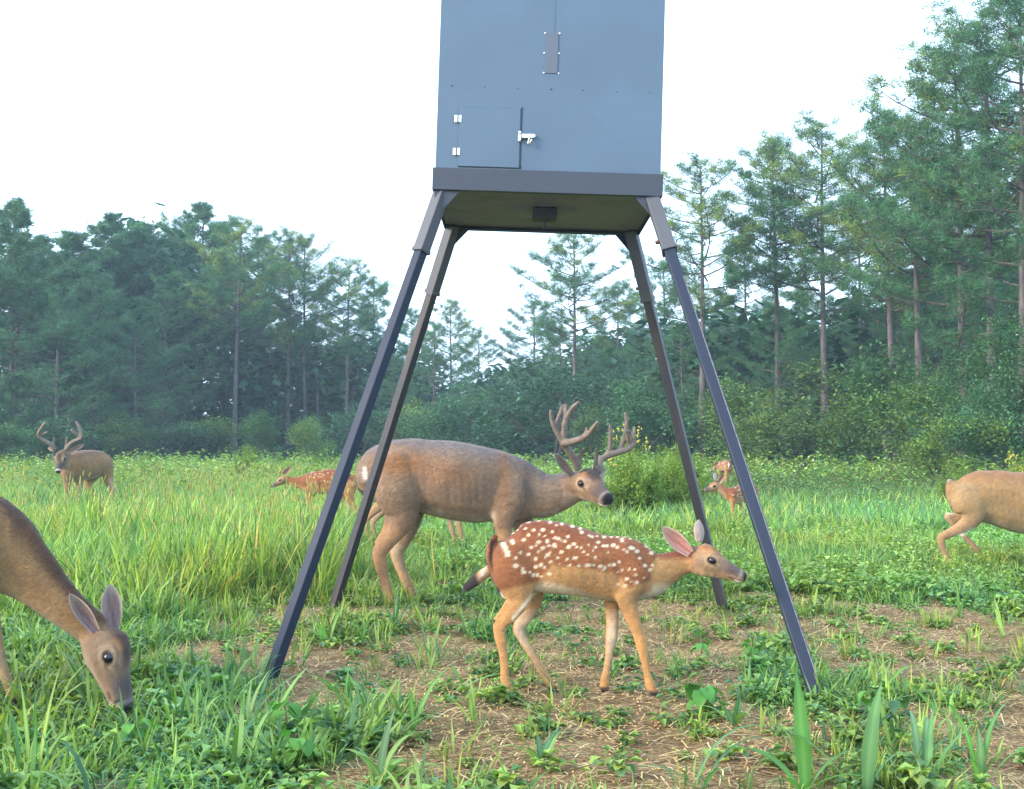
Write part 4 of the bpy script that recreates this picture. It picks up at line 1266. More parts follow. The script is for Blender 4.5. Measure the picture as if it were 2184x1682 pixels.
    for sg in (-1, 1):
        p = O + d * (e_s * L) + u * (e_u * fat * L) + sd_ * (sg * head.get('eye_w', 0.18) * fat * L)
        link("eye", eme, root, p)
    for (b, t, op, w, *rest) in ears:
        c_in = rest[0] if rest else (0.42, 0.26, 0.2); c_out = rest[1] if len(rest) > 1 else P['flank']
        cup = rest[2] if len(rest) > 2 else 0.55
        link("ear", ear_mesh(W(*b), W(*t), op, w, c_out, c_in, (0.42, 0.35, 0.3), cup), root)
    if antlers:
        for an_ in antlers:
            AV2, AF2 = [], []; o = 0
            for ch in an_:
                rows = []
                for (X, Y, r, l) in ch:
                    w = W(X, Y, l); rows.append((w.x, w.y, w.z, r * 1.42, r * 1.42))
                rows = catmull(rows, 5)
                V2, F2, *_ = loft(rows, (0.31, 0.9, 0.3), 10)
                AV2.append(V2); AF2 += [tuple(i + o for i in f) for f in F2]; o += len(V2)
            V2, F2 = remesh(np.concatenate(AV2), AF2, max(0.0032, voxel * 0.6)); V2 = laplace(V2, F2, np.full(len(V2), 0.4), 3)
            link("antler", mesh_np("antler", V2, F2, M_antler, smooth=True), root)
    return root

# --- the big buck -------------------------------------------------
B = (720.7, 0.32766, 805.4, 0.32766)
def hb(X, Y):   # head-zoom picture units -> this buck's units
    return ((1136 + X * .16127 - 720.7) / .32766, (830.8 + Y * .16127 - 805.4) / .32766)
def ant(pts, r0, r1, lats):
    n = len(pts); out = []
    for i, (X, Y) in enumerate(pts):
        a, b = hb(X, Y); t = i / (n - 1)
        out.append((a, b, r0 * (1 - t) + r1 * t, lats[0] * (1 - t) + lats[1] * t))
    return out
antL = [
 ant([(590, 1030), (560, 940), (515, 860), (445, 765), (400, 690)], .0165, .0155, (-.13, -.24)),
 ant([(405, 700), (345, 610), (285, 490), (250, 390), (238, 285)], .0135, .0075, (-.24, -.30)),
 ant([(312, 520), (335, 400), (370, 290), (405, 212)], .011, .007, (-.26, -.22)),
 ant([(400, 690), (415, 570), (425, 440), (470, 320), (540, 225), (610, 168)], .0145, .0075, (-.24, -.33)),
 ant([(425, 440), (432, 310), (445, 200)], .009, .006, (-.26, -.22)),
 ant([(405, 705), (500, 690), (620, 655), (730, 590), (800, 510), (855, 435)], .0165, .0085, (-.24, -.40)),
 ant([(690, 610), (705, 550), (718, 505)], .008, .005, (-.33, -.33)),
 ant([(615, 1000), (625, 900), (645, 840), (668, 790)], .012, .007, (-.13, -.20)),
]
antR = [
 ant([(868, 1080), (885, 960), (905, 915)], .016, .0155, (-.05, 0)),
 ant([(900, 925), (980, 880), (1090, 840), (1210, 810), (1295, 765), (1335, 700), (1325, 610), (1272, 548)], .0155, .0085, (0.0, .05)),
 ant([(985, 860), (1025, 750), (1030, 590), (1020, 475)], .0125, .007, (.02, .0)),
 ant([(1140, 810), (1200, 680), (1232, 540), (1245, 420), (1222, 315)], .0135, .0075, (.04, .02)),
 ant([(1285, 750), (1268, 640), (1243, 545)], .010, .0065, (.05, -.03)),
 ant([(1338, 660), (1342, 570), (1342, 500)], .009, .006, (.06, .10)),
 ant([(828, 1050), (835, 950), (842, 870), (838, 790)], .0125, .007, (-.07, -.12)),
]
def paint_buck(C, V, Nv, X, Y, kind, kz, tt):
    def blob(cx, cy, rx, ry, col, a):
        nonlocal C
        q_ = ((X - cx) / rx) ** 2 + ((Y - cy) / ry) ** 2; m = (np.exp(-q_ * 1.2) if rx > 20 else sstep(1.7, 0.3, q_)) * a * (Nv[:, 1] < 0.3)
        C = C * (1 - m)[:, None] + np.array(col) * m[:, None]
    blob(1005, 905, 22, 45, (0.6, 0.5, 0.4), 0.8)
    blob(180, 620, 15, 52, (0.6, 0.58, 0.56), 1.0)
    blob(420, 560, 200, 90, (0.24, 0.105, 0.04), 0.8)
    blob(760, 640, 220, 110, (0.22, 0.10, 0.04), 0.6)
    blob(1080, 650, 60, 200, (0.24, 0.11, 0.045), 0.65)
    blob(1230, 700, 40, 170, (0.10, 0.07, 0.06), 0.6)
    blob(600, 830, 80, 40, (0.10, 0.07, 0.055), 0.5)
    blob(378, 1110, 22, 50, (0.5, 0.4, 0.3), 0.5)
    lift = (np.char.startswith(kind, 'leg')) & (X < 990) & (Y > 1200) & (X > 800)
    k8 = lift * sstep(925, 895, X - 0.3 * (Y - 1300)); C = C * (1 - k8)[:, None] + np.array((0.035, 0.028, 0.028)) * k8[:, None]
    k8 = lift * np.exp(-((X - 945) / 22) ** 2) * (Nv[:, 2] > 0) * .8; C = C * (1 - k8)[:, None] + np.array((0.55, 0.48, 0.4)) * k8[:, None]
    return C
deer("antlered_buck", "big grey brown buck with large velvet antlers, turning its head beside the feeder's left legs", "deer", 7.45, B, 'buck', [
 ('torso', 0.86, [(205, 640, 110), (270, 612, 170), (360, 608, 203, 0, .15), (470, 622, 228, 0, .16), (600, 642, 240, 0, .175), (750, 666, 255, 0, .215), (900, 690, 250, 0, .205), (1050, 706, 234, 0, .155), (1190, 730, 202, 0, .13)]),
 ('neck', 0.8, [(1130, 720, 195, 0, .14), (1240, 742, 172, 0, .12), (1340, 762, 148, -.01, .105), (1430, 748, 124, -.03, .09), (1520, 712, 108, -.035, .085), (1590, 700, 95, -.03, .08)]),
 ('leg_near', 0.8, [(380, 560, 140, -.08), (395, 720, 158, -.092), (415, 830, 128, -.09), (425, 905, 96, -.095), (385, 985, 68, -.10), (325, 1065, 54, -.105), (278, 1125, 50, -.11), (282, 1200, 43, -.11), (305, 1300, 35, -.115), (330, 1400, 34, -.12), (350, 1465, 38, -.12), (365, 1505, 31, -.125), (385, 1530, 33, -.13)]),
 ('leg_far', 0.75, [(450, 700, 140, .07), (470, 850, 105, .09), (470, 950, 68, .1), (425, 1050, 54, .1), (387, 1125, 48, .105), (402, 1200, 40, .11), (440, 1300, 33, .11), (480, 1385, 34, .115), (500, 1430, 36, .12), (512, 1462, 28, .12), (530, 1480, 30, .12)]),
 ('leg_near', 0.7, [(1095, 640, 85, -.085), (1120, 750, 125, -.10), (1085, 900, 80, -.11), (1080, 1000, 56, -.115), (1105, 1110, 48, -.12), (1055, 1190, 38, -.12), (975, 1255, 35, -.12), (905, 1308, 38, -.12), (868, 1336, 32, -.12), (838, 1362, 30, -.12)]),
 ('leg_far', 0.6, [(1170, 700, 130, .07), (1190, 850, 92, .09), (1205, 980, 60, .1), (1225, 1110, 48, .1), (1245, 1230, 36, .1), (1265, 1340, 34, .1), (1278, 1410, 36, .1), (1290, 1470, 30, .1)]),
 ('tail', 1.1, [(215, 490, 28), (172, 560, 38), (158, 640, 42), (178, 720, 36), (225, 780, 22), (252, 802, 10)]),
 ('leg_near', 0.8, [(352, 895, 44, -.09), (318, 985, 27, -.10), (256, 1088, 24, -.11)]),
 ('leg_far', 0.8, [(400, 990, 30, .1), (372, 1080, 26, .105)]),
 ], dict(O=(1572, 668, -.02), nose=(1766, 806, -.27), up=(0.0, 0.0, 1), muz=.98, top=1.0, fat=1.18, eye_r=.052, eye_w=.2),
 [((1528, 640, -.09), (1405, 488, -.15), (0.75, -1, 0.2), .085, (0.33, 0.23, 0.19), (0.17, 0.125, 0.1)),
  ((1700, 632, .03), (1742, 598, .13), (1, -.4, -.1), .085, (0.5, 0.47, 0.46), (0.3, 0.27, 0.26))],
 [antL, antR], voxel=0.0078, extra_paint=paint_buck, hairs=55000, hair_len=0.022)

# --- the spotted fawn in front ------------------------------------
Fw = (974.97, .31055, 1059.75, .31055)
SP = [(430,190),(490,165),(562,157),(415,222),(383,243),(370,210),(325,222),(290,272),(310,262),(470,215),(527,225),(590,225),(640,172),(718,186),(680,195),(652,237),(565,255),(492,258),(460,290),(605,265),(672,275),(695,282),(715,292),(562,305),(385,312),(378,300),(325,320),(332,338),(340,357),(348,375),(356,395),(440,370),(436,380),(405,412),(490,390),(510,340),(540,330),(557,370),(590,345),(632,330),(677,337),(668,325),(715,372),(690,412),(638,375),(622,392),(605,410),(540,420),(575,460),(540,475),(500,510),(525,530),(550,530),(578,540),(600,480),(630,525),(455,490),(460,510),(405,465),(640,440),(620,300),(765,338),(790,200),(845,215),(855,240),(820,340),(850,345),(868,372),(895,392),(900,328),(905,260),(925,268),(960,262),(950,340),(947,408),(930,365),(968,305),(1010,265),(1005,330),(1030,328),(1070,325),(1035,375),(1100,340),(1130,293),(1145,357),(1165,370),(1190,345),(1210,350),(1232,370),(1250,415),(1100,268),(1145,265),(1185,285),(1250,300),(1285,465),(1335,463),(1320,495),(1180,490),(1215,492),(1222,530),(1195,570),(1230,580),(1278,548),(1163,556),(1150,600),(1100,590),(755,422),(810,412),(775,462),(835,465),(885,462),(905,462),(935,462),(980,470),(1010,480),(1045,460),(1075,460),(1110,440),(1130,495),(1100,510),(1000,490),(700,455),(1330,380),(1320,350),(1300,330),(740,300),(760,270),(800,320),(1060,265)]
def paint_fawn(C, V, Nv, X, Y, kind, kz, tt):
    P = {k: tuple(c * 0.72 for c in v) for k, v in PAL['fawn'].items()}
    tor = (kind == 'torso') | (np.char.startswith(kind, 'leg') & (tt < 0.3))
    # the red saddle ends along a line on the flank; tan below it, cream under the belly
    line = np.interp(X, [150, 350, 560, 650, 900, 1100, 1180, 1320, 1500], [640, 620, 560, 455, 475, 520, 600, 560, 440])
    low = sstep(-12, 28, Y - line) * (kind != 'tail')
    red = (kind == 'torso') | (kind == 'neck') | (np.char.startswith(kind, 'leg') & (Y < 760) & (tt < 0.45))
    rc = lerp(P['flank'], P['back'], sstep(430, 180, Y))
    tc = np.tile(np.array(P['low']), (len(V), 1))
    bl = np.interp(X, [500, 600, 700, 900, 1060, 1250, 1400, 1600, 1700], [600, 560, 575, 640, 680, 650, 600, 520, 470])
    b = sstep(-10, 45, Y - bl) * ((kind == 'torso') | (kind == 'neck'))
    tc = tc * (1 - b)[:, None] + np.array(P['belly']) * b[:, None]
    N = rc * (1 - low)[:, None] + tc * low[:, None]
    hm = X > 1600
    C = np.where((red & ~hm)[:, None], N, C)
    # pale inner edge of the thigh
    e = np.exp(-((Y - np.interp(X, [380, 440, 540, 650], [830, 760, 640, 555])) / 22) ** 2) * (X > 380) * (X < 660) * (np.char.startswith(kind, 'leg')) * (Nv[:, 1] < 0.5)
    C = C * (1 - 0.8 * e)[:, None] + np.array((0.66, 0.56, 0.42)) * (0.8 * e)[:, None]
    t3 = np.interp(Y, [300, 420, 520, 600], [240, 232, 262, 285]); tm = (kind == 'tail') & (Y > 290)
    k3 = tm * sstep(26, 14, np.abs(X - t3)) * sstep(640, 560, Y); C = C * (1 - k3)[:, None] + np.array((0.035, 0.02, 0.016)) * k3[:, None]
    k3 = tm * sstep(8, 22, X - t3) * sstep(470, 560, Y); C = C * (1 - k3)[:, None] + np.array((0.6, 0.55, 0.48)) * k3[:, None]
    k3 = tm * sstep(8, 20, t3 - X); C = C * (1 - k3)[:, None] + np.array((0.2, 0.09, 0.045)) * k3[:, None]
    k3 = np.exp(-((X - 330 - (Y - 350) * .45) / 14) ** 2) * (Y > 305) * (Y < 405) * (kind != 'tail'); C = C * (1 - k3)[:, None] + np.array((0.60, 0.5, 0.36)) * k3[:, None]
    # neck: dark ridge with a broken pale line beneath
    t = np.interp(X, [1300, 1400, 1540], [330, 372, 365])
    rg = sstep(60, 25, Y - t) * (X > 1250) * (X < 1580) * (kind == 'neck')
    C = C * (1 - rg * .8)[:, None] + np.array((0.15, 0.05, 0.03)) * (rg * .8)[:, None]
    nl = sstep(30, 70, Y - t) * (X > 1330) * (kind == 'neck') * (X < 1600)
    C = C * (1 - nl)[:, None] + (np.array(P['low']) * 0.95 * (1 - sstep(560, 640, Y))[:, None] + np.array(P['belly']) * sstep(560, 640, Y)[:, None]) * nl[:, None]
    return C
deer("spotted_fawn", "reddish spotted fawn walking right between the feeder's legs, nearest the camera", "deer", 4.75, Fw, 'fawn', [
 ('torso', 0.7, [(298, 385, 100, 0, .04), (345, 400, 165, 0, .06), (430, 415, 222, 0, .072), (560, 405, 246, 0, .08), (700, 415, 240, 0, .094), (850, 445, 232, 0, .096), (1000, 472, 222, 0, .086), (1130, 492, 220, 0, .072), (1230, 510, 205, 0, .064), (1310, 525, 165, 0, .056)]),
 ('neck', 0.62, [(1240, 505, 180), (1330, 525, 160), (1410, 500, 125), (1500, 458, 98), (1580, 425, 90), (1640, 405, 80)]),
 ('leg_near', 0.6, [(385, 360, 125, -.042), (400, 520, 145, -.047), (420, 620, 112, -.048), (425, 700, 76, -.05), (385, 775, 58, -.05), (335, 830, 50, -.05), (292, 878, 46, -.05), (298, 960, 40, -.05), (318, 1070, 32, -.05), (328, 1190, 31, -.05), (334, 1285, 37, -.05), (350, 1345, 30, -.05), (372, 1400, 31, -.055), (388, 1425, 22, -.055)]),
 ('leg_far', 0.6, [(430, 450, 130, .035), (500, 590, 100, .04), (530, 690, 62, .045), (490, 790, 50, .045), (425, 885, 46, .045), (455, 970, 37, .045), (525, 1085, 30, .045), (595, 1200, 30, .045), (640, 1275, 34, .045), (668, 1320, 28, .045), (690, 1350, 24, .045)]),
 ('leg_near', 0.6, [(1120, 360, 80, -.045), (1200, 520, 118, -.045), (1165, 650, 88, -.045), (1172, 730, 66, -.045), (1198, 820, 52, -.045), (1232, 910, 42, -.045), (1258, 1000, 41, -.045), (1278, 1090, 31, -.045), (1298, 1200, 28, -.045), (1318, 1280, 34, -.045), (1340, 1322, 29, -.045), (1365, 1352, 22, -.045)]),
 ('leg_far', 0.6, [(1120, 500, 110, .035), (1080, 620, 82, .04), (1062, 730, 54, .04), (1062, 850, 45, .04), (1055, 950, 43, .04), (1040, 1060, 32, .04), (1020, 1180, 29, .04), (1006, 1265, 35, .04), (1012, 1315, 30, .04), (1022, 1350, 22, .04)]),
 ('tail', 1.0, [(262, 270, 22, -.01), (226, 340, 26, -.02), (228, 430, 29, -.03), (262, 525, 32, -.03), (298, 605, 30, -.03), (328, 680, 14, -.03)]),
 ('leg_near', 0.8, [(375, 680, 30, -.05), (318, 765, 20, -.05), (262, 843, 20, -.05)]),
 ], dict(O=(1585, 400, -.01), nose=(1978, 556, -.05), muz=.86, top=1.04, eye_r=.062),
 [((1598, 385, -.055), (1402, 202, -.07), (-.15, -1, .25), .078, (0.62, 0.27, 0.22), (0.13, 0.085, 0.07), .42),
  ((1655, 305, .035), (1655, 152, .06), (-.5, .8, 0), .070, (0.45, 0.3, 0.27), (0.34, 0.27, 0.26), .5)],
 voxel=0.0053, spots=SP, extra_paint=paint_fawn, hairs=60000, hair_len=0.0075)

# --- the grazing doe at the left ----------------------------------
D = (0, 1, 0, 1)
def paint_doe(C, V, Nv, X, Y, kind, kz, tt):
    # dark stripe down the back of the neck
    m = (kind == 'neck') * sstep(0.45, 0.85, kz) * 0.7
    C = C * (1 - m)[:, None] + np.array((0.05, 0.026, 0.018)) * m[:, None]
    return C
deer("grazing_doe", "brown doe at the left edge lowering its head to the ground", "deer", 4.5, D, 'doe', [
 ('torso', 0.75, [(-600, 1115, 70), (-560, 1110, 98), (-480, 1105, 118), (-380, 1112, 126), (-280, 1125, 130), (-180, 1135, 132), (-90, 1150, 126), (-30, 1165, 112)]),
 ('neck', 0.62, [(-80, 1150, 118), (-25, 1165, 112), (20, 1185, 92), (63, 1217, 67), (113, 1263, 49), (163, 1306, 41), (205, 1338, 38)]),
 ('leg_near', 0.7, [(-500, 1120, 80, -.07), (-490, 1220, 60, -.09), (-490, 1290, 36, -.1), (-540, 1360, 24, -.1), (-525, 1430, 16, -.1), (-510, 1500, 17, -.1), (-500, 1515, 14, -.1)]),
 ('leg_far', 0.7, [(-480, 1120, 80, .07), (-470, 1220, 60, .09), (-440, 1290, 34, .1), (-480, 1360, 24, .1), (-465, 1430, 16, .1), (-455, 1490, 17, .1), (-450, 1500, 14, .1)]),
 ('leg_near', 0.75, [(-110, 1150, 62, -.07), (-110, 1230, 50, -.08), (-115, 1300, 30, -.085), (-120, 1390, 20, -.085), (-118, 1460, 14, -.085), (-112, 1520, 17, -.085), (-104, 1535, 14, -.085)]),
 ('leg_far', 0.75, [(-60, 1160, 62, .05), (-38, 1240, 46, .07), (-18, 1310, 28, .08), (-3, 1365, 19, .08), (14, 1420, 13.5, .08), (34, 1468, 12, .08), (50, 1500, 14, .08), (60, 1515, 10, .08)]),
 ('tail', 1.0, [(-610, 1040, 14), (-640, 1090, 20), (-650, 1150, 14)]),
 ], dict(O=(214, 1338, -.0), nose=(276, 1517, -.06), up=(1, 0, .35), muz=1.0, top=1.0, eye_r=.064),
 [((212, 1344, -.055), (153, 1263, -.10), (.35, -1, -.45), .07, (0.30, 0.19, 0.19), (0.10, 0.06, 0.05), .5),
  ((248, 1338, .035), (239, 1242, .09), (.25, -1, -.1), .095, (0.24, 0.16, 0.165), (0.17, 0.11, 0.09), .42)],
 voxel=0.0078, extra_paint=paint_doe, hairs=55000, hair_len=0.013)

# --- the doe walking out on the right ------------------------------
R = (1933, .16128, 966.5, .16128)
def paint_r(C, V, Nv, X, Y, kind, kz, tt):
    e = np.exp(-((Y - np.interp(X, [600, 850, 1060], [1120, 1010, 935])) / 26) ** 2) * (X > 600) * (X < 1080) * (np.char.startswith(kind, 'leg')) * (Nv[:, 1] < 0.5)
    C = C * (1 - 0.85 * e)[:, None] + np.array((0.7, 0.68, 0.62)) * (0.85 * e)[:, None]
    e = np.exp(-(((X - 545) / 30) ** 2 + ((Y - 345) / 40) ** 2)); C = C * (1 - 0.8 * e)[:, None] + np.array((0.45, 0.4, 0.34)) * (0.6 * e)[:, None]
    e = np.exp(-(((X - 560) / 70) ** 2 + ((Y - 782) / 22) ** 2)) * (Nv[:, 2] > 0); C = C * (1 - 0.8 * e)[:, None] + np.array((0.7, 0.62, 0.5)) * (0.8 * e)[:, None]
    return C
deer("walking_doe", "tan doe walking out of the picture at the right, only its hindquarters showing", "deer", 9.7, R, 'tan', [
 ('torso', 0.72, [(600, 470, 130), (680, 505, 225), (820, 540, 300), (1000, 560, 340), (1200, 590, 368), (1400, 632, 395), (1600, 655, 412), (1850, 655, 405), (2080, 640, 375), (2230, 620, 320)]),
 ('neck', 0.62, [(2150, 600, 270), (2300, 500, 200), (2430, 330, 150), (2520, 180, 125), (2580, 90, 110)]),
 ('leg_near', 0.62, [(820, 520, 220, -.06), (820, 680, 235, -.075), (850, 800, 170, -.09), (800, 910, 115, -.1), (680, 985, 82, -.105), (550, 1050, 66, -.105), (440, 1105, 58, -.105), (440, 1190, 48, -.105), (480, 1310, 40, -.105), (515, 1410, 42, -.105), (540, 1480, 44, -.105), (565, 1520, 38, -.105)]),
 ('leg_far', 0.62, [(880, 640, 200, .06), (820, 800, 140, .09), (700, 850, 90, .095), (590, 840, 60, .1), (525, 830, 52, .1), (590, 915, 46, .1), (700, 1040, 40, .1), (830, 1180, 38, .1), (920, 1290, 42, .1), (925, 1370, 36, .1), (870, 1430, 36, .1), (815, 1462, 30, .1)]),
 ('leg_near', 0.62, [(2050, 700, 200, -.08), (2080, 900, 130, -.09), (2110, 1100, 70, -.09), (2150, 1260, 45, -.09), (2200, 1420, 42, -.09), (2240, 1525, 38, -.09)]),
 ('leg_far', 0.62, [(2000, 700, 200, .08), (1960, 900, 130, .09), (1900, 1100, 70, .09), (1880, 1260, 45, .09), (1830, 1400, 42, .09), (1820, 1500, 38, .09)]),
 ('tail', 0.9, [(565, 365, 40), (535, 460, 40), (545, 570, 38), (590, 670, 34), (640, 750, 18)]),
 ], dict(O=(2590, 70, 0), nose=(2960, 230, 0), muz=1, top=.95),
 [((2600, 20, -.06), (2480, -180, -.12), (0.3, -1, 0), .09), ((2600, 20, .06), (2520, -180, .12), (0.3, 1, 0), .09)],
 voxel=0.0115, extra_paint=paint_r, hairs=25000, hair_len=0.02)

# --- doe hidden behind the big buck: only its legs show -------------
deer("standing_doe", "deer standing behind the big buck, only its tan legs showing under the buck's belly", "deer", 11.0, B, 'tan', [
 ('torso', 0.75, [(250, 670, 55), (300, 680, 110), (420, 700, 140), (550, 705, 145), (700, 710, 142), (850, 715, 130), (920, 720, 100)]),
 ('neck', 0.65, [(880, 710, 100), (970, 700, 70), (1050, 690, 55), (1110, 700, 48)]),
 ('leg_near', 0.6, [(320, 700, 80, -.07), (300, 800, 60, -.09), (255, 850, 34, -.1), (185, 925, 26, -.1), (195, 1000, 17, -.1), (218, 1080, 15, -.1), (235, 1150, 16, -.1)]),
 ('leg_far', 0.6, [(350, 720, 80, .07), (330, 800, 56, .09), (310, 850, 32, .1), (232, 935, 24, .1), (245, 1010, 16, .1), (268, 1080, 15, .1), (280, 1150, 16, .1)]),
 ('leg_near', 0.62, [(850, 720, 60, -.07), (800, 830, 38, -.08), (788, 920, 25, -.08), (800, 1010, 20, -.08), (815, 1080, 15, -.08), (828, 1155, 16, -.08)]),
 ('leg_far', 0.62, [(800, 720, 60, .07), (735, 830, 36, .08), (730, 930, 22, .08), (752, 1010, 19, .08), (775, 1080, 14, .08), (792, 1145, 15, .08)]),
 ('tail', 0.9, [(260, 640, 18), (238, 700, 18), (245, 750, 10)]),
 ], dict(O=(1105, 700, 0), nose=(1290, 780, 0), muz=1, top=.9),
 [((1125, 680, -.05), (1090, 640, -.15), (0.5, -1, 0), .07), ((1125, 680, .05), (1090, 640, .15), (0.5, 1, 0), .07)], voxel=0.015)

# --- spotted fawn grazing behind the left legs ----------------------
L2 = (551.1, .1512, 949.5, .1512)
rs_ = random.Random(31)
spL = [(rs_.uniform(660, 1360), rs_.uniform(365, 560)) for _ in range(120)]
deer("meadow_fawn", "small spotted fawn facing left in the tall grass behind the feeder's left legs", "deer", 14.1, L2, 'fawn', [
 ('torso', 0.68, [(1375, 500, 80), (1300, 520, 135), (1180, 515, 165), (1050, 505, 170), (900, 520, 168), (760, 530, 155), (670, 540, 125)]),
 ('neck', 0.6, [(700, 530, 120), (610, 525, 95), (520, 520, 72), (440, 495, 58), (400, 470, 52)]),
 ('leg_near', 0.6, [(1290, 560, 110, -.04), (1290, 700, 75, -.05), (1330, 800, 45, -.05), (1370, 900, 32, -.05), (1350, 1050, 22, -.05), (1340, 1200, 22, -.05)]),
 ('leg_far', 0.6, [(1240, 560, 110, .04), (1220, 700, 70, .05), (1260, 800, 42, .05), (1290, 900, 30, .05), (1270, 1050, 22, .05), (1250, 1200, 22, .05)]),
 ('leg_near', 0.6, [(730, 580, 80, -.04), (720, 720, 48, -.05), (710, 880, 32, -.05), (700, 1050, 22, -.05), (690, 1200, 22, -.05)]),
 ('leg_far', 0.6, [(760, 580, 80, .04), (770, 720, 45, .05), (780, 880, 30, .05), (780, 1050, 22, .05), (790, 1200, 22, .05)]),
 ('tail', 0.9, [(1375, 430, 18), (1395, 500, 22), (1385, 580, 14)]),
 ], dict(O=(405, 455, -.0), nose=(188, 585, -.02), muz=.86, top=.85),
 [((380, 405, -.035), (468, 288, -.05), (0.2, -1, 0), .06, (0.5, 0.26, 0.2)), ((350, 400, .03), (420, 320, .08), (-0.6, 1, 0), .06)],
 voxel=0.0085, spots=spL[:70], face=-1, spot_r=0.0062)

# --- spotted fawn facing left between the right legs, seen three-quarter --------
F3 = (1730 * .8478, .8478 / 8.41, 1120 * .8478, .8478 / 8.41)
spR = [(rs_.uniform(900, 1450), rs_.uniform(830, 1100)) for _ in range(60)]
deer("alert_fawn", "small spotted fawn looking left between the feeder's two right legs", "deer", 13.5, F3, 'fawn', [
 ('torso', 0.72, [(1400, 980, 110, .46), (1330, 990, 165, .40), (1240, 1010, 190, .28), (1130, 1015, 195, .14), (1020, 1040, 190, 0.0), (930, 1060, 165, -.08)]),
 ('neck', 0.62, [(960, 1060, 160, -.03), (860, 1030, 140, -.06), (760, 970, 115, -.07), (680, 900, 95, -.07), (620, 860, 85, -.07)]),
 ('leg_near', 0.62, [(960, 1080, 100, -.10), (950, 1250, 58, -.11), (945, 1400, 42, -.11), (940, 1550, 30, -.11), (935, 1740, 30, -.11)]),
 ('leg_far', 0.62, [(1040, 1080, 95, .02), (1120, 1250, 55, .04), (1160, 1400, 40, .05), (1160, 1550, 28, .05), (1160, 1700, 28, .05)]),
 ('leg_near', 0.62, [(1340, 1050, 120, .36), (1340, 1200, 75, .36), (1390, 1330, 42, .37), (1370, 1480, 30, .37), (1360, 1640, 28, .37)]),
 ('leg_far', 0.62, [(1390, 1050, 120, .46), (1410, 1200, 70, .46), (1450, 1330, 40, .47), (1440, 1480, 28, .47), (1430, 1620, 28, .47)]),
 ('tail', 0.9, [(1420, 870, 25, .52), (1455, 950, 30, .54), (1455, 1050, 20, .54)]),
 ], dict(O=(660, 845, -.05), nose=(300, 975, -.11), muz=.84, top=1.0, eye_r=.07),
 [((640, 800, -.09), (780, 600, -.12), (0.15, -1, 0), .07, (0.5, 0.25, 0.2)), ((590, 740, .0), (560, 575, .04), (-0.2, 1, 0.1), .06, (0.4, 0.3, 0.28), (0.3, 0.24, 0.26))],
 voxel=0.0085, spots=spR[:36], face=-1, lat=(-.62, .78, 0), spot_r=0.007)

# --- far fawn from behind, just above it ----------------------------
spF = [(rs_.uniform(620, 900), rs_.uniform(320, 480)) for _ in range(30)]
deer("distant_fawn", "tiny far fawn, rump turned this way, above the alert fawn", "deer", 24.0, F3, 'fawn', [
 ('torso', 0.78, [(850, 430, 95, -.15), (830, 425, 115, -.05), (790, 425, 118, .1), (740, 430, 110, .25), (700, 435, 95, .38)]),
 ('neck', 0.65, [(700, 430, 85, .36), (640, 440, 62, .40), (580, 470, 48, .40), (545, 490, 42, .38)]),
 ('leg_near', 0.7, [(810, 460, 70, -.14), (805, 600, 38, -.15), (800, 750, 24, -.16), (800, 900, 16, -.16), (800, 1040, 16, -.16)]),
 ('leg_far', 0.7, [(900, 460, 70, -.1), (900, 600, 38, -.1), (905, 750, 24, -.1), (905, 900, 16, -.1), (905, 1040, 16, -.1)]),
 ('leg_near', 0.7, [(680, 480, 50, .36), (670, 650, 26, .36), (665, 850, 16, .36), (665, 1000, 15, .36)]),
 ('leg_far', 0.7, [(740, 480, 50, .4), (740, 650, 26, .4), (740, 850, 16, .4), (740, 1000, 15, .4)]),
 ('tail', 0.9, [(860, 350, 16, -.2), (868, 420, 22, -.24), (864, 500, 12, -.24)]),
 ], dict(O=(575, 460, .38), nose=(462, 590, .34), muz=.86, top=.95),
 [((590, 430, .34), (640, 350, .30), (0.1, -1, 0), .06), ((570, 430, .42), (590, 350, .46), (-0.4, 1, 0), .06)],
 voxel=0.012, spots=spF, face=-1, lat=(.75, .66, 0), spot_r=0.009)

# --- distant buck at the left ---------------------------------------
K = (42.4, .1512, 864.8, .1512)
def kan(pts, r0, r1, lats):
    n = len(pts); return [(X, Y, r0 + (r1 - r0) * i / (n - 1), lats[0] + (lats[1] - lats[0]) * i / (n - 1)) for i, (X, Y) in enumerate(pts)]
kL = [kan([(490, 620), (455, 560), (390, 515), (310, 465), (268, 420), (275, 370), (310, 310), (352, 250)], .024, .017, (-.5, -.72)),
      kan([(290, 445), (335, 405), (382, 378)], .019, .014, (-.58, -.66)),
      kan([(482, 580), (485, 510), (486, 455)], .018, .013, (-.5, -.56))]
kR = [kan([(655, 620), (695, 565), (740, 520), (820, 480), (872, 455), (868, 400), (845, 320), (800, 238)], .024, .017, (-.5, -.62)),
      kan([(855, 450), (800, 400), (728, 345)], .019, .014, (-.55, -.62)),
      kan([(660, 580), (668, 510), (670, 445)], .018, .013, (-.5, -.56))]
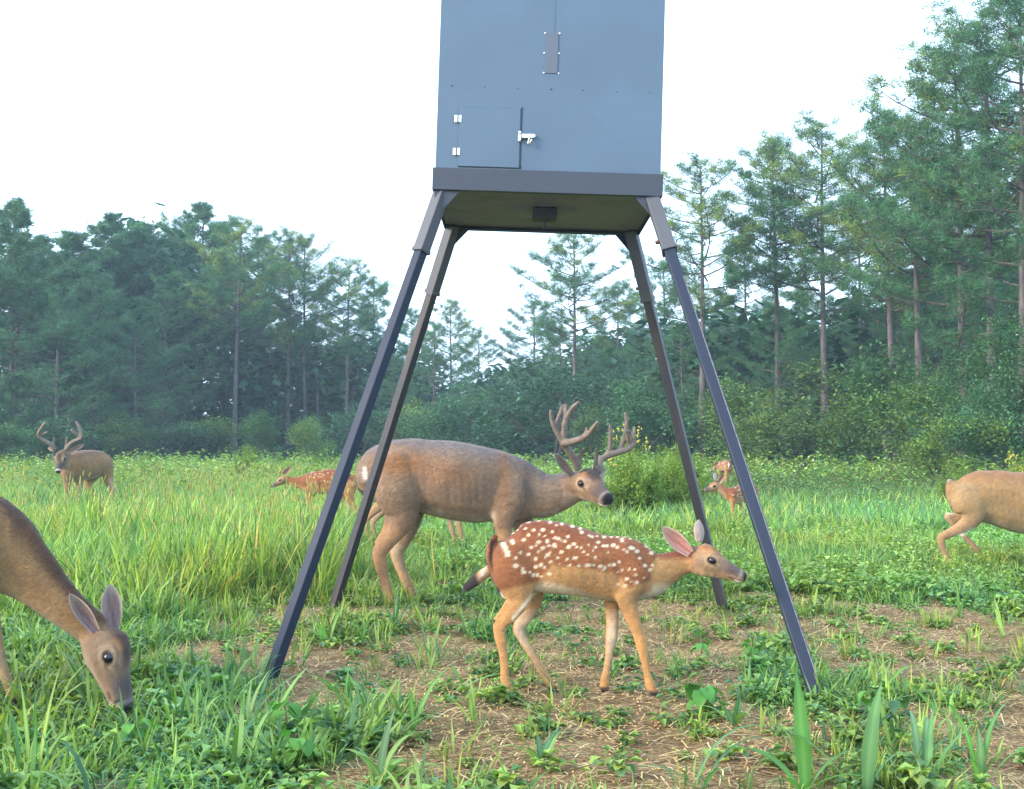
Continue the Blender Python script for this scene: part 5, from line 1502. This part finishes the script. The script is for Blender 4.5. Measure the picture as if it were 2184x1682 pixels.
deer("distant_buck", "distant brown buck with velvet antlers facing the camera at the left of the meadow", "deer", 19.4, K, 'doe', [
 ('torso', 0.85, [(1240, 785, 90, .40), (1180, 790, 150, .34), (1090, 810, 185, .22), (980, 830, 208, .08), (870, 850, 218, -.08), (770, 865, 205, -.2), (700, 870, 170, -.28)]),
 ('neck', 0.8, [(760, 870, 190, -.24), (700, 830, 150, -.32), (650, 770, 120, -.38), (610, 710, 95, -.42), (590, 690, 85, -.42)]),
 ('leg_near', 0.8, [(690, 960, 90, -.38), (680, 1090, 55, -.40), (690, 1200, 40, -.40), (700, 1320, 30, -.40), (700, 1440, 30, -.40)]),
 ('leg_far', 0.8, [(840, 960, 95, -.18), (855, 1100, 58, -.18), (850, 1220, 38, -.18), (825, 1330, 28, -.20), (810, 1440, 28, -.20)]),
 ('leg_near', 0.8, [(1080, 900, 130, .2), (1000, 1050, 75, .18), (1000, 1150, 50, .16), (1050, 1260, 38, .16), (1090, 1360, 28, .16), (1110, 1440, 28, .16)]),
 ('leg_far', 0.8, [(1220, 850, 120, .38), (1250, 1000, 80, .38), (1290, 1130, 52, .38), (1345, 1230, 40, .40), (1350, 1320, 28, .40), (1370, 1400, 28, .4)]),
 ('tail', 0.9, [(1280, 740, 22, .46), (1310, 830, 26, .5), (1300, 920, 16, .5)]),
 ], dict(O=(595, 650, -.42), nose=(548, 950, -.60), up=(0, -.75, .7), muz=1, top=.72, eye_r=.055, eye_w=.215),
 [((665, 655, -.5), (915, 550, -.42), (0.1, -1, 0), .10, (0.40, 0.26, 0.22)), ((520, 625, -.5), (400, 600, -.36), (0.1, -1, -.2), .09, (0.3, 0.2, 0.17))],
 [kL, kR], voxel=0.0125, face=-1, lat=(-.66, .75, 0))

# ------------------------------------------------------------------ the feeder
def box_me(name, sx, sy, sz, mat, bev=0.0, cen=(0, 0, 0)):
    """box with chamfered edges"""
    import bmesh
    bm = bmesh.new(); bmesh.ops.create_cube(bm, size=1.0)
    for v in bm.verts: v.co = Vector((v.co.x * sx + cen[0], v.co.y * sy + cen[1], v.co.z * sz + cen[2]))
    if bev: bmesh.ops.bevel(bm, geom=bm.edges[:], offset=bev, segments=2, affect='EDGES', profile=0.5)
    me = bpy.data.meshes.new(name); bm.to_mesh(me); bm.free(); me.materials.append(mat)
    return me

def feeder():
    W_, ZF = 1.066, 5.67
    H0 = 2.13
    cx = (1168 - CX) * ZF / FOC - H0 * math.sin(math.radians(1.8))
    root = empty("deer_feeder", (cx, ZF + W_ / 2, 0), (0, math.radians(1.8), 0))
    tag(root, "tall blue grey metal box feeder standing on four splayed square legs", "deer feeder")
    rootM = Matrix.Translation((cx, ZF + W_ / 2, 0)) @ Matrix.Rotation(math.radians(1.8), 4, 'Y')
    inv = rootM.inverted()
    # local heights: the lip spans z 2.13 .. 2.235, box above
    zl, zt, ztop = H0, H0 + 0.103, 3.62
    bw = W_ - 0.022
    h = bw / 2
    # four sheet panels, butted
    th = 0.004
    for nm, sx, sy, cxx, cyy in (("front_panel", bw, th, 0, -h), ("back_panel", bw, th, 0, h), ("side_panel", th, bw - th - 0.002, -h + th / 2, 0), ("side_panel", th, bw - th - 0.002, h - th / 2, 0)):
        link(nm, box_me(nm, sx, sy, ztop - zt + 0.02, M_box, 0.0015, (cxx, cyy, (ztop + zt - 0.02) / 2)), root)
    link("roof", box_me("roof", bw + 0.06, bw + 0.06, 0.03, M_frame, 0.006, (0, 0, ztop + 0.017)), root)
    # lip frame: four lengths butted at the corners
    lt = 0.006; g = W_ / 2
    lip = []
    for k, (sx, sy, x, y) in enumerate(((W_, lt, 0, -g), (W_, lt, 0, g), (lt, W_ - lt - .002, -g + lt / 2, 0), (lt, W_ - lt - .002, g - lt / 2, 0))):
        link("base_rail", box_me("base_rail", sx, sy, zt - zl, M_frame, 0.002, (x, y, (zt + zl) / 2)), root)
    # inward flanges + floor
    link("floor_panel", box_me("floor_panel", W_ - 0.02, W_ - 0.02, 0.006, M_floor, 0.001, (0, 0, zl + 0.022)), root)
    for (sx, sy, x, y) in ((W_ - .03, .03, 0, -g + .022), (W_ - .03, .03, 0, g - .022)):
        link("floor_flange", box_me("floor_flange", sx, sy, 0.006, M_frame, 0.001, (x, y, zl + 0.004)), root)
    # spinner unit under the floor: round funnel, control box, motor and spreader plate
    def lathe(name, prof, mat, n=28, cen=(0, 0, 0)):
        V = []; F = []
        for (r, z) in prof:
            for q in range(n):
                a = 2 * math.pi * q / n; V.append((cen[0] + r * math.cos(a), cen[1] + r * math.sin(a), cen[2] + z))
        for i in range(len(prof) - 1):
            for q in range(n):
                a = i * n + q; b = i * n + (q + 1) % n; F.append((a, b, b + n, a + n))
        F.append(tuple(range(n))); F.append(tuple((len(prof) - 1) * n + q for q in range(n))[::-1])
        return me_py(name, V, F, mat, False)
    link("funnel_ring", lathe("funnel_ring", [(0.17, 0.020), (0.165, 0.012), (0.13, 0.006), (0.08, 0.0)], M_floor), root, (0, 0, zl))
    link("control_box", box_me("control_box", 0.12, 0.11, 0.06, M_dark, 0.008, (0, -0.10, zl - 0.018)), root)
    link("motor_shaft", lathe("motor_shaft", [(0.008, 0), (0.008, -0.03)], M_dark, 10), root, (0.0, -0.10, zl - 0.048))
    link("spinner_plate", lathe("spinner_plate", [(0.004, 0.0), (0.012, 0.003), (0.014, -0.012), (0.004, -0.016)], M_dark), root, (0, -0.10, zl - 0.078))
    # front-face fittings. fx: frame px -> local x/z on the front face
    yf = -h - th / 2
    Zf = ZF + W_ / 2 - h - th / 2
    def loc(px, py):
        w = unproj(px, py, Zf); l = inv @ w; return l.x, l.z
    def fit(name, px0, py0, px1, py1, dy, mat, bev=0.001, parent=root, sub=0.0):
        x0_, z0_ = loc(px0, py1); x1_, z1_ = loc(px1, py0)
        me = box_me(name, abs(x1_ - x0_), dy, abs(z1_ - z0_), mat, bev, ((x0_ + x1_) / 2, yf - dy / 2 - sub, (z0_ + z1_) / 2))
        return link(name, me, parent)
    tz = lambda X, Y: ((1000 + X / 2.7133) * .8478, (Y / 2.7133) * .8478)
    # door: crop corners (412,700)-(845,1118), dark seam right and below
    a = tz(412, 712); b = tz(842, 1118)
    door = fit("door", a[0], a[1], b[0], b[1], 0.0055, M_box, 0.0015, sub=0.0012)
    # seam frame: shallow shadow gap built as four dark strips just behind the door edge
    for (p, q, r_, s) in ((842, 712, 847, 1120), (408, 1118, 847, 1124)):
        c = tz(p, q); d = tz(r_, s); fit("door_gap", c[0], c[1], d[0], d[1], 0.0012, M_dark, 0.0, door)
    # drip strip above the door
    c = tz(430, 703); d = tz(848, 708); fit("drip_edge", c[0], c[1], d[0], d[1], 0.007, M_box, 0.001)
    for (X, Y) in ((409, 789), (399, 1018)):
        c = tz(X - 25, Y - 24); d = tz(X - 3, Y + 24)
        hg = fit("hinge", c[0], c[1], d[0], d[1], 0.002, M_zinc, 0.0005, door, sub=0.0068)
        c2 = tz(X + 3, Y - 24); d2 = tz(X + 25, Y + 24); fit("hinge_leaf", c2[0], c2[1], d2[0], d2[1], 0.002, M_zinc, 0.0005, hg, sub=0.0068)
        c3 = tz(X - 3, Y - 24); d3 = tz(X + 3, Y + 24); fit("hinge_pin", c3[0], c3[1], d3[0], d3[1], 0.004, M_frame, 0.001, hg, sub=0.0068)
    # latch: staple plate, hasp arm and a hanging clip
    def disc(name, X, Y, r, mat, dep=0.004, parent=root, sub=0.0):
        p = tz(X, Y); x_, z_ = loc(*p); n = 12; V = []; F = []
        for k, (rr, yy) in enumerate(((r, 0), (r * 0.9, -dep * 0.7), (r * 0.5, -dep))):
            for q in range(n):
                an = 2 * math.pi * q / n; V.append((x_ + rr * math.cos(an), yf - sub + yy, z_ + rr * math.sin(an)))
        for k in range(2):
            for q in range(n):
                a_ = k * n + q; b_ = k * n + (q + 1) % n; F.append((a_, b_, b_ + n, a_ + n))
        F.append(tuple(2 * n + q for q in range(n)))
        return link(name, me_py(name, V, F, mat, True), parent)
    c = tz(824, 878); d = tz(846, 948); lp = fit("latch", c[0], c[1], d[0], d[1], 0.003, M_zinc, 0.0008, door, sub=0.0068)
    for (X, Y) in ((836, 887), (833, 941)): disc("latch_bolt", X, Y, 0.008, M_zinc, 0.007, lp, 0.0098)
    c = tz(850, 899); d = tz(940, 924); fit("latch_arm", c[0], c[1], d[0], d[1], 0.006, M_zinc, 0.001, lp, sub=0.008)
    disc("latch_bolt", 936, 915, 0.0065, M_zinc, 0.006, lp, 0.014)
    # clip: slanted pin
    p0 = tz(905, 905); p1 = tz(893, 968); p2 = tz(902, 972); p3 = tz(918, 938)
    pts = [(*loc(*p),) for p in (p0, p1, p2, p3)]
    V, F = tube_np([(x_, yf - 0.022, z_) for x_, z_ in pts], [0.0038] * 4, 8)
    link("latch_clip", me_py("latch_clip", V, F, M_zinc, True), lp)
    c = tz(846, 932); d = tz(900, 937); fit("latch_base", c[0], c[1], d[0], d[1], 0.004, M_dark, 0.0005, lp)
    # sight strip with six screws; vertical seam above
    x0_, z0_ = loc(*tz(1024, 470)); x1_, z1_ = loc(*tz(1092, 192))
    me = box_me("sight_strip", 0.056, 0.004, abs(z1_ - z0_), M_frame, 0.001, (((x0_ + x1_) / 2), yf - 0.002, (z0_ + z1_) / 2))
    strip = link("sight_strip", me, root)
    me.materials[0] = mat_paint("strip_paint", (0.07, 0.085, 0.115), 0.6, 0.9, 0.97)
    for (X, Y) in ((1011, 188), (1112, 192), (1006, 328), (1107, 331), (1001, 467), (1103, 471)):
        disc("screw", X, Y, 0.0046, M_zinc, 0.003, strip)
    for (X, Y) in ((364, 553), (1048, 577)): disc("screw", X, Y, 0.005, M_box, 0.004)
    for (X, Y) in ((593, 565), (820, 573), (1272, 588), (1506, 600), (1732, 603)): disc("rusty_screw", X, Y, 0.0032, M_rustdot, 0.002)
    c = tz(1078, -260); d = tz(1080, 180); fit("sheet_seam", c[0], c[1], d[0], d[1], 0.0016, M_box, 0.0)
    # rivets along the base rail
    # ---- legs, given by where they leave the box and where they meet the ground
    def leg(top, foot, size, mat, twist, rust=False, label=None, seam=False):
        top = Vector(top); foot = Vector(foot)
        ax = (top - foot).normalized(); Lg = (top - foot).length
        xr = Vector((math.cos(twist), math.sin(twist), 0)); xr = (xr - ax * xr.dot(ax)).normalized(); yr = ax.cross(xr)
        R_ = Matrix((xr, yr, ax)).transposed().to_4x4(); Mx = Matrix.Translation(foot) @ R_
        lm = inv @ Mx
        o = link("leg", box_me("leg", size, size, Lg - 0.10 + 0.12, mat, size * 0.09, (0, 0, (Lg - 0.10 - 0.12) / 2)), root)
        o.matrix_local = lm
        if label: o['label'] = label
        if seam: link("weld_seam", box_me("weld_seam", 0.004, 0.003, Lg - 0.5, M_zincd, 0, (size * 0.40, -size * 0.5 - 0.001, (Lg - 0.5) / 2)), o)
        s2 = size * 1.26; sl = 0.34 if foot.y < 6 else 0.40
        so = link("leg_socket", box_me("leg_socket", s2, s2, sl, M_sock, s2 * 0.08, (0, 0, Lg - sl / 2)), o)
        rim = link("socket_rim", box_me("socket_rim", s2 * 1.1, s2 * 1.1, 0.02, M_sock, 0.003, (0, 0, Lg - sl + 0.01)), o)
        V, F = tube_np([(-s2 / 2 - 0.018, 0, Lg - sl * 0.80), (-s2 / 2 + 0.002, 0, Lg - sl * 0.80)], [0.010, 0.010], 6)
        F.append(tuple(range(6)))
        link("leg_bolt", me_py("leg_bolt", V, F, M_rustdot), o)
        return o
    e = W_ / 2 - 0.05
    def corner(sx, sy): return rootM @ Vector((sx * e, sy * e, zl + 0.02))
    def G(px, py): Z = CAM_H * FOC / (py - HOR); return Vector(((px - CX) * Z / FOC, Z, 0))
    leg(corner(-1, -1), G(582, 1437), .047, M_leg, math.radians(-38))
    leg(corner(1, -1), G(1742, 1500), .050, M_leg, math.radians(-10), seam=True)
    leg(corner(-1, 1), G(712, 1300), .047, M_legrust, math.radians(-40), label="rusty back left leg")
    leg(corner(1, 1), G(1541, 1302), .050, M_legrust, math.radians(-20), label="rust streaked back right leg")
    # corner gussets behind the lip
    for sx in (-1, 1):
        for sy in (-1, 1):
            x_, y_ = sx * (g - 0.012), sy * (g - 0.012); k = 0.12
            V = [(x_, y_, zl), (x_ - sx * k, y_, zl), (x_ - sx * 0.03, y_, zl - 0.10), (x_, y_, zl - 0.07)]
            V += [(a, b - sy * 0.006, c) for a, b, c in V]
            F = [(0, 1, 2, 3), (7, 6, 5, 4), (0, 4, 5, 1), (1, 5, 6, 2), (2, 6, 7, 3), (3, 7, 4, 0)]
            link("gusset", me_py("gusset", V, F, M_frame), root)
feeder()

# ------------------------------------------------------------------ individual large grass plants in the foreground
def big_leaf(L, W, lean, bend, az, col, tw=0.0, fold=0.35):
    segs = 9; wx, wy = math.cos(az + math.pi / 2 + tw), math.sin(az + math.pi / 2 + tw); V = []; C = []; x = z = 0.0; st = L / segs; ca, sa = math.cos(az), math.sin(az); pts = [(0, 0)]
    for i in range(segs):
        a = lean + bend * ((i + 0.5) / segs) ** 1.7
        x += math.sin(a) * st; z += math.cos(a) * st; pts.append((x, z))
    for i, (px, pz) in enumerate(pts):
        t = i / segs; w = W * 0.5 * (0.45 + 1.3 * t if t < 0.35 else (1 - ((t - 0.35) / 0.65) ** 1.8) * 0.9 + 0.02)
        for q in (-1, -0.5, 0, 0.5, 1):
            y = q * w; tt = tw * t
            zz = pz + abs(q) * w * fold; yy = y
            V.append((px * ca + yy * wx, px * sa + yy * wy, zz))
            k = 1.25 if q == 0 else (1.0 if abs(q) < 0.9 else 0.9)
            C.append((col[0] * (1.5 if q == 0 else k), col[1] * (1.3 if q == 0 else k), col[2] * (1.5 if q == 0 else k)))
    F = []
    for i in range(segs):
        for q in range(4):
            a = i * 5 + q; F.append((a, a + 1, a + 6, a + 5))
    return V, F, C

def grass_plant(px, py, h, leaves, seed, label, width=0.03, cols=(G1, G2), name="grass_plant", spec=None, group=None):
    r = random.Random(seed)
    Z = CAM_H * FOC / (py - HOR); x = (px - CX) * Z / FOC
    e = empty(name, (x, Z, float(gz(x, Z)) - 0.01)); tag(e, label, "grass plant", "broad bladed grass plants in the foreground")
    lst = spec or [(h * r.uniform(0.55, 1.1), width * r.uniform(0.7, 1.15), abs(r.gauss(0.3, 0.25)), r.uniform(0.3, 1.7), r.uniform(0, 6.28)) for _ in range(leaves)]
    for (L, W, lean, bend, az) in lst:
        V, F, C = big_leaf(L, W, lean, bend, az, jit(r.choice(cols), r, 0.15), r.uniform(-.9, .9) if abs(math.cos(az)) > 0.6 else 0.0)
        o = link("leaf", mesh_np("leaf", V, F, M_grass, np.array(C), smooth=True), e)
        o.location = (r.gauss(0, 0.008), r.gauss(0, 0.008), 0)
    return e
GA = (0.085, 0.24, 0.06); GB = (0.10, 0.22, 0.085)
pi = math.pi
grass_plant(1705, 1690, .42, 6, 1, "large grass plant with one broad upright blade at the bottom right", spec=[(.345, .058, .10, .12, 1.85), (.30, .024, .5, 1.6, pi), (.26, .022, .6, 1.2, pi * .9), (.25, .02, .6, 1.2, 0.3), (.22, .02, .8, 1.0, -.6), (.2, .02, .7, 1.3, 3.9)], cols=(GA,))
grass_plant(1835, 1690, .4, 6, 2, "large grass plant with a tall pale ribbed blade, right of the broad upright blade", spec=[(.33, .048, .12, .55, .85), (.36, .026, .6, .9, pi), (.30, .024, .3, 1.2, .3), (.24, .02, .6, 1.4, .6), (.25, .02, .7, 1.2, 2.6)], cols=(GB,))
grass_plant(1480, 1690, .3, 5, 3, "arching grass plant at the bottom, left of the broad upright blade", spec=[(.34, .022, .3, 1.9, .15), (.3, .02, .5, 1.5, .2), (.22, .018, .8, 1.0, 3.4), (.2, .02, .6, 1.2, -1.2)], cols=(GB,))
grass_plant(1960, 1680, .3, 6, 4, "leafy grass plant at the bottom right beside the tall pale blade", cols=(GA, GB), width=.024)
grass_plant(2080, 1675, .34, 6, 5, "arching grass plant in the bottom right corner", cols=(GA, GB), width=.024)
grass_plant(1995, 1520, .24, 5, 6, "small two bladed green grass plant on bare straw at the right", spec=[(.22, .022, .55, .8, pi), (.2, .02, .45, .5, .3), (.12, .018, .8, .9, 1.8), (.12, .016, .9, .9, 4.4)], cols=(GA,))
grass_plant(1880, 1475, .22, 4, 7, "grass plant with a folded hooked blade right of the front right leg", spec=[(.24, .018, .35, 2.3, .1), (.15, .016, .5, 1.0, 2.6), (.12, .016, .7, 1.2, 4.5)], cols=(GA,))
grass_plant(2130, 1360, .3, 6, 8, "yellowish green grass plant at the right edge below the doe", cols=(G2, (0.2, .33, .09)), width=.02)
grass_plant(2040, 1330, .26, 5, 9, "grass plant left of the yellowish plant at the right edge", cols=(G1, G2), width=.018)
grass_plant(880, 1560, .32, 7, 10, "sprawling grass plant with long crossed blades at the centre of the foreground", spec=[(.30, .022, .45, .4, pi * .95), (.27, .02, .30, .6, .25), (.26, .02, .75, .8, .1), (.2, .018, .9, .7, 2.4), (.26, .018, .25, .9, pi), (.2, .018, .7, 1.2, 5.4), (.2, .016, .2, .6, 4.6)], cols=(GA, GB))
grass_plant(745, 1500, .26, 6, 11, "grass plant right of the front left leg", cols=(GA, GB), width=.02)
grass_plant(640, 1540, .26, 6, 12, "grass plant at the foot of the front left leg", cols=(GA, GB), width=.018)
grass_plant(525, 1560, .28, 7, 13, "grass plant with drooping blades left of the front left leg", cols=(GB, G1), width=.02)
grass_plant(420, 1540, .26, 6, 14, "grass plant between the grazing doe's nose and the front left leg", cols=(GB, G1), width=.018)
grass_plant(80, 1650, .36, 8, 15, "upright bright grass plant before the grazing doe's front leg", spec=[(.34, .014, .1, .2, .4), (.3, .014, .15, .25, 2.4), (.28, .013, .2, .4, 3.4), (.3, .012, .1, .3, 5.0), (.2, .014, .4, .8, 1.2), (.2, .014, .5, .7, 4.0)], cols=(G2, GA))
grass_plant(30, 1600, .22, 5, 16, "grass plant in the bottom left corner", cols=(G2, GA), width=.014)
grass_plant(985, 1460, .24, 6, 17, "flat spreading grass plant left of the spotted fawn's hind foot", spec=[(.2, .02, 1.15, .3, .1), (.2, .018, 1.0, .5, 3.0), (.16, .016, .8, .7, 2.0), (.14, .016, .9, .6, 4.6)], cols=(GA,))
grass_plant(1105, 1690, .22, 6, 18, "single spear of grass at the bottom centre", spec=[(.24, .012, .35, .15, pi * .95), (.14, .014, .7, .6, .5), (.14, .014, .7, .6, 2)], cols=(GA,))
grass_plant(1010, 1540, .2, 6, 19, "low grass plant left of the fawn, in front of its hind foot", cols=(GA, G2), width=.016)
grass_plant(700, 1375, .24, 7, 20, "grass plant at the foot of the rusty back left leg", cols=(GA, G1), width=.016)
grass_plant(840, 1350, .26, 8, 21, "bluish bladed grass plant under the big buck's hind foot", cols=(GB, G3), width=.018)
grass_plant(770, 1370, .22, 7, 22, "grass plant between the back left leg and the buck's hind foot", cols=(GB, GA), width=.016)
grass_plant(1545, 1350, .2, 6, 23, "grass plant at the foot of the back right leg", cols=(GA, G2), width=.014)
grass_plant(820, 1660, .22, 8, 24, "dark leafy grass plant at the bottom left of centre", cols=(G3, G1), width=.026)
grass_plant(1150, 1620, .18, 6, 25, "low dark grass plant below the spotted fawn", cols=(G3, G1), width=.022)
grass_plant(1560, 1560, .18, 6, 26, "low grass plant left of the front right leg", cols=(G3, G1), width=.022)
grass_plant(250, 1600, .16, 6, 27, "low grass plant below the grazing doe's nose", cols=(G3, G1), width=.016)
grass_plant(590, 1640, .2, 7, 28, "grass plant at the bottom, below the front left leg", cols=(G1, GB), width=.018)

def weed_plant(px, py, h, seed, label, L=.06, W=.045, n=9, cols=((0.07, 0.22, 0.035), (0.09, 0.25, 0.045))):
    r = random.Random(seed); Z = CAM_H * FOC / (py - HOR); x = (px - CX) * Z / FOC
    e = empty("weed_plant", (x, Z, float(gz(x, Z)) - 0.005)); tag(e, label, "weed", "leafy weeds in the foreground")
    V, F = tube_np([(0, 0, 0), (0.01, 0.0, h * .5), (0.0, 0.01, h)], [.0035, .003, .002], 6)
    link("stem", mesh_np("stem", V, F, M_grass, np.tile(np.array((0.10, 0.2, 0.05)), (len(V), 1)), smooth=True), e)
    for i in range(n):
        t = r.uniform(0.35, 1.0); az = i * 2.4 + r.uniform(-.3, .3)
        s = h * 0.25 * r.uniform(.6, 1.2)
        V, F = leaf_shape(L * r.uniform(.7, 1.2), W * r.uniform(.8, 1.2), az, r.uniform(-.2, .35), (0.015 * math.cos(az), 0.015 * math.sin(az), h * t), .8)
        link("leaf", mesh_np("leaf", V, F, M_weed, np.tile(np.array(jit(r.choice(cols), r)), (len(V), 1))), e)
    return e
weed_plant(1492, 1540, .17, 51, "bright round leafed weed standing between the fawn and the front right leg", .07, .055, 11)
weed_plant(1600, 1420, .15, 52, "leafy weed beside the back right leg's foot", .05, .035, 10)
weed_plant(1490, 1400, .14, 53, "leafy weed under the spotted fawn's muzzle", .05, .035, 10)
weed_plant(610, 1580, .13, 54, "round leafed weed at the base of the front left leg", .06, .055, 9)
weed_plant(640, 1640, .12, 55, "round leafed weed below the front left leg, near the bottom", .06, .055, 9)
weed_plant(292, 1575, .10, 56, "lobed bright weed touching the grazing doe's nose", .05, .045, 9)
weed_plant(345, 1560, .09, 57, "small lobed weed right of the grazing doe's nose", .045, .04, 8)
weed_plant(1905, 1590, .16, 58, "dark leaved weed right of the front right leg's foot", .055, .04, 10, cols=((0.035, 0.10, 0.04),))
weed_plant(1850, 1560, .14, 59, "pale green weed right beside the front right leg's foot", .045, .03, 10)

def dirt_clump(px, py, seed):
    r = random.Random(seed); Z = CAM_H * FOC / (py - HOR); x = (px - CX) * Z / FOC; V = []; F = []; n = 0
    for q in range(60):
        c = (r.gauss(0, .13), r.gauss(0, .06), 0); s_ = r.uniform(.015, .04); hgt = max(0.0, .07 * math.exp(-(c[0] / .16) ** 2 - (c[1] / .09) ** 2))
        base = len(V)
        for (a, b, d) in ((1, 0, 0), (-1, 0, 0), (0, 1, 0), (0, -1, 0), (0, 0, 1), (0, 0, -1)):
            k = s_ * r.uniform(.6, 1.2); V.append((c[0] + a * k, c[1] + b * k, hgt * r.uniform(.5, 1) + d * k * .7))
        for f in ((0, 2, 4), (2, 1, 4), (1, 3, 4), (3, 0, 4), (2, 0, 5), (1, 2, 5), (3, 1, 5), (0, 3, 5)): F.append(tuple(i + base for i in f))
    o = link("dirt_clump", me_py("dirt_clump", V, F, mat_simple("turned_soil", (0.10, 0.058, 0.038), .95, nscale=60, var=.5, bstr=.6)), None, (x, Z, float(gz(x, Z))))
    tag(o, "dark clump of scraped up soil beside the big buck's lifted front hoof", "dirt clump", kind="stuff")
dirt_clump(955, 1262, 5)
# ------------------------------------------------------------------ evening haze
def haze():
    me = box_me("haze", 420, 160, 27.5, bpy.data.materials.new("haze_air"), 0, (0, 70, 12.5))
    m = me.materials[0]; m.use_nodes = True; nt = m.node_tree; nt.nodes.clear()
    out = nt.nodes.new("ShaderNodeOutputMaterial"); v = nt.nodes.new("ShaderNodeVolumePrincipled")
    v.inputs["Color"].default_value = (0.62, 0.82, 0.98, 1); v.inputs["Density"].default_value = 0.0009; v.inputs["Anisotropy"].default_value = 0.0
    nt.links.new(v.outputs[0], out.inputs["Volume"])
    o = link("haze", me); tag(o, "thin pale evening haze over the meadow", "haze", kind="stuff")
HAZE = True
if HAZE: haze()
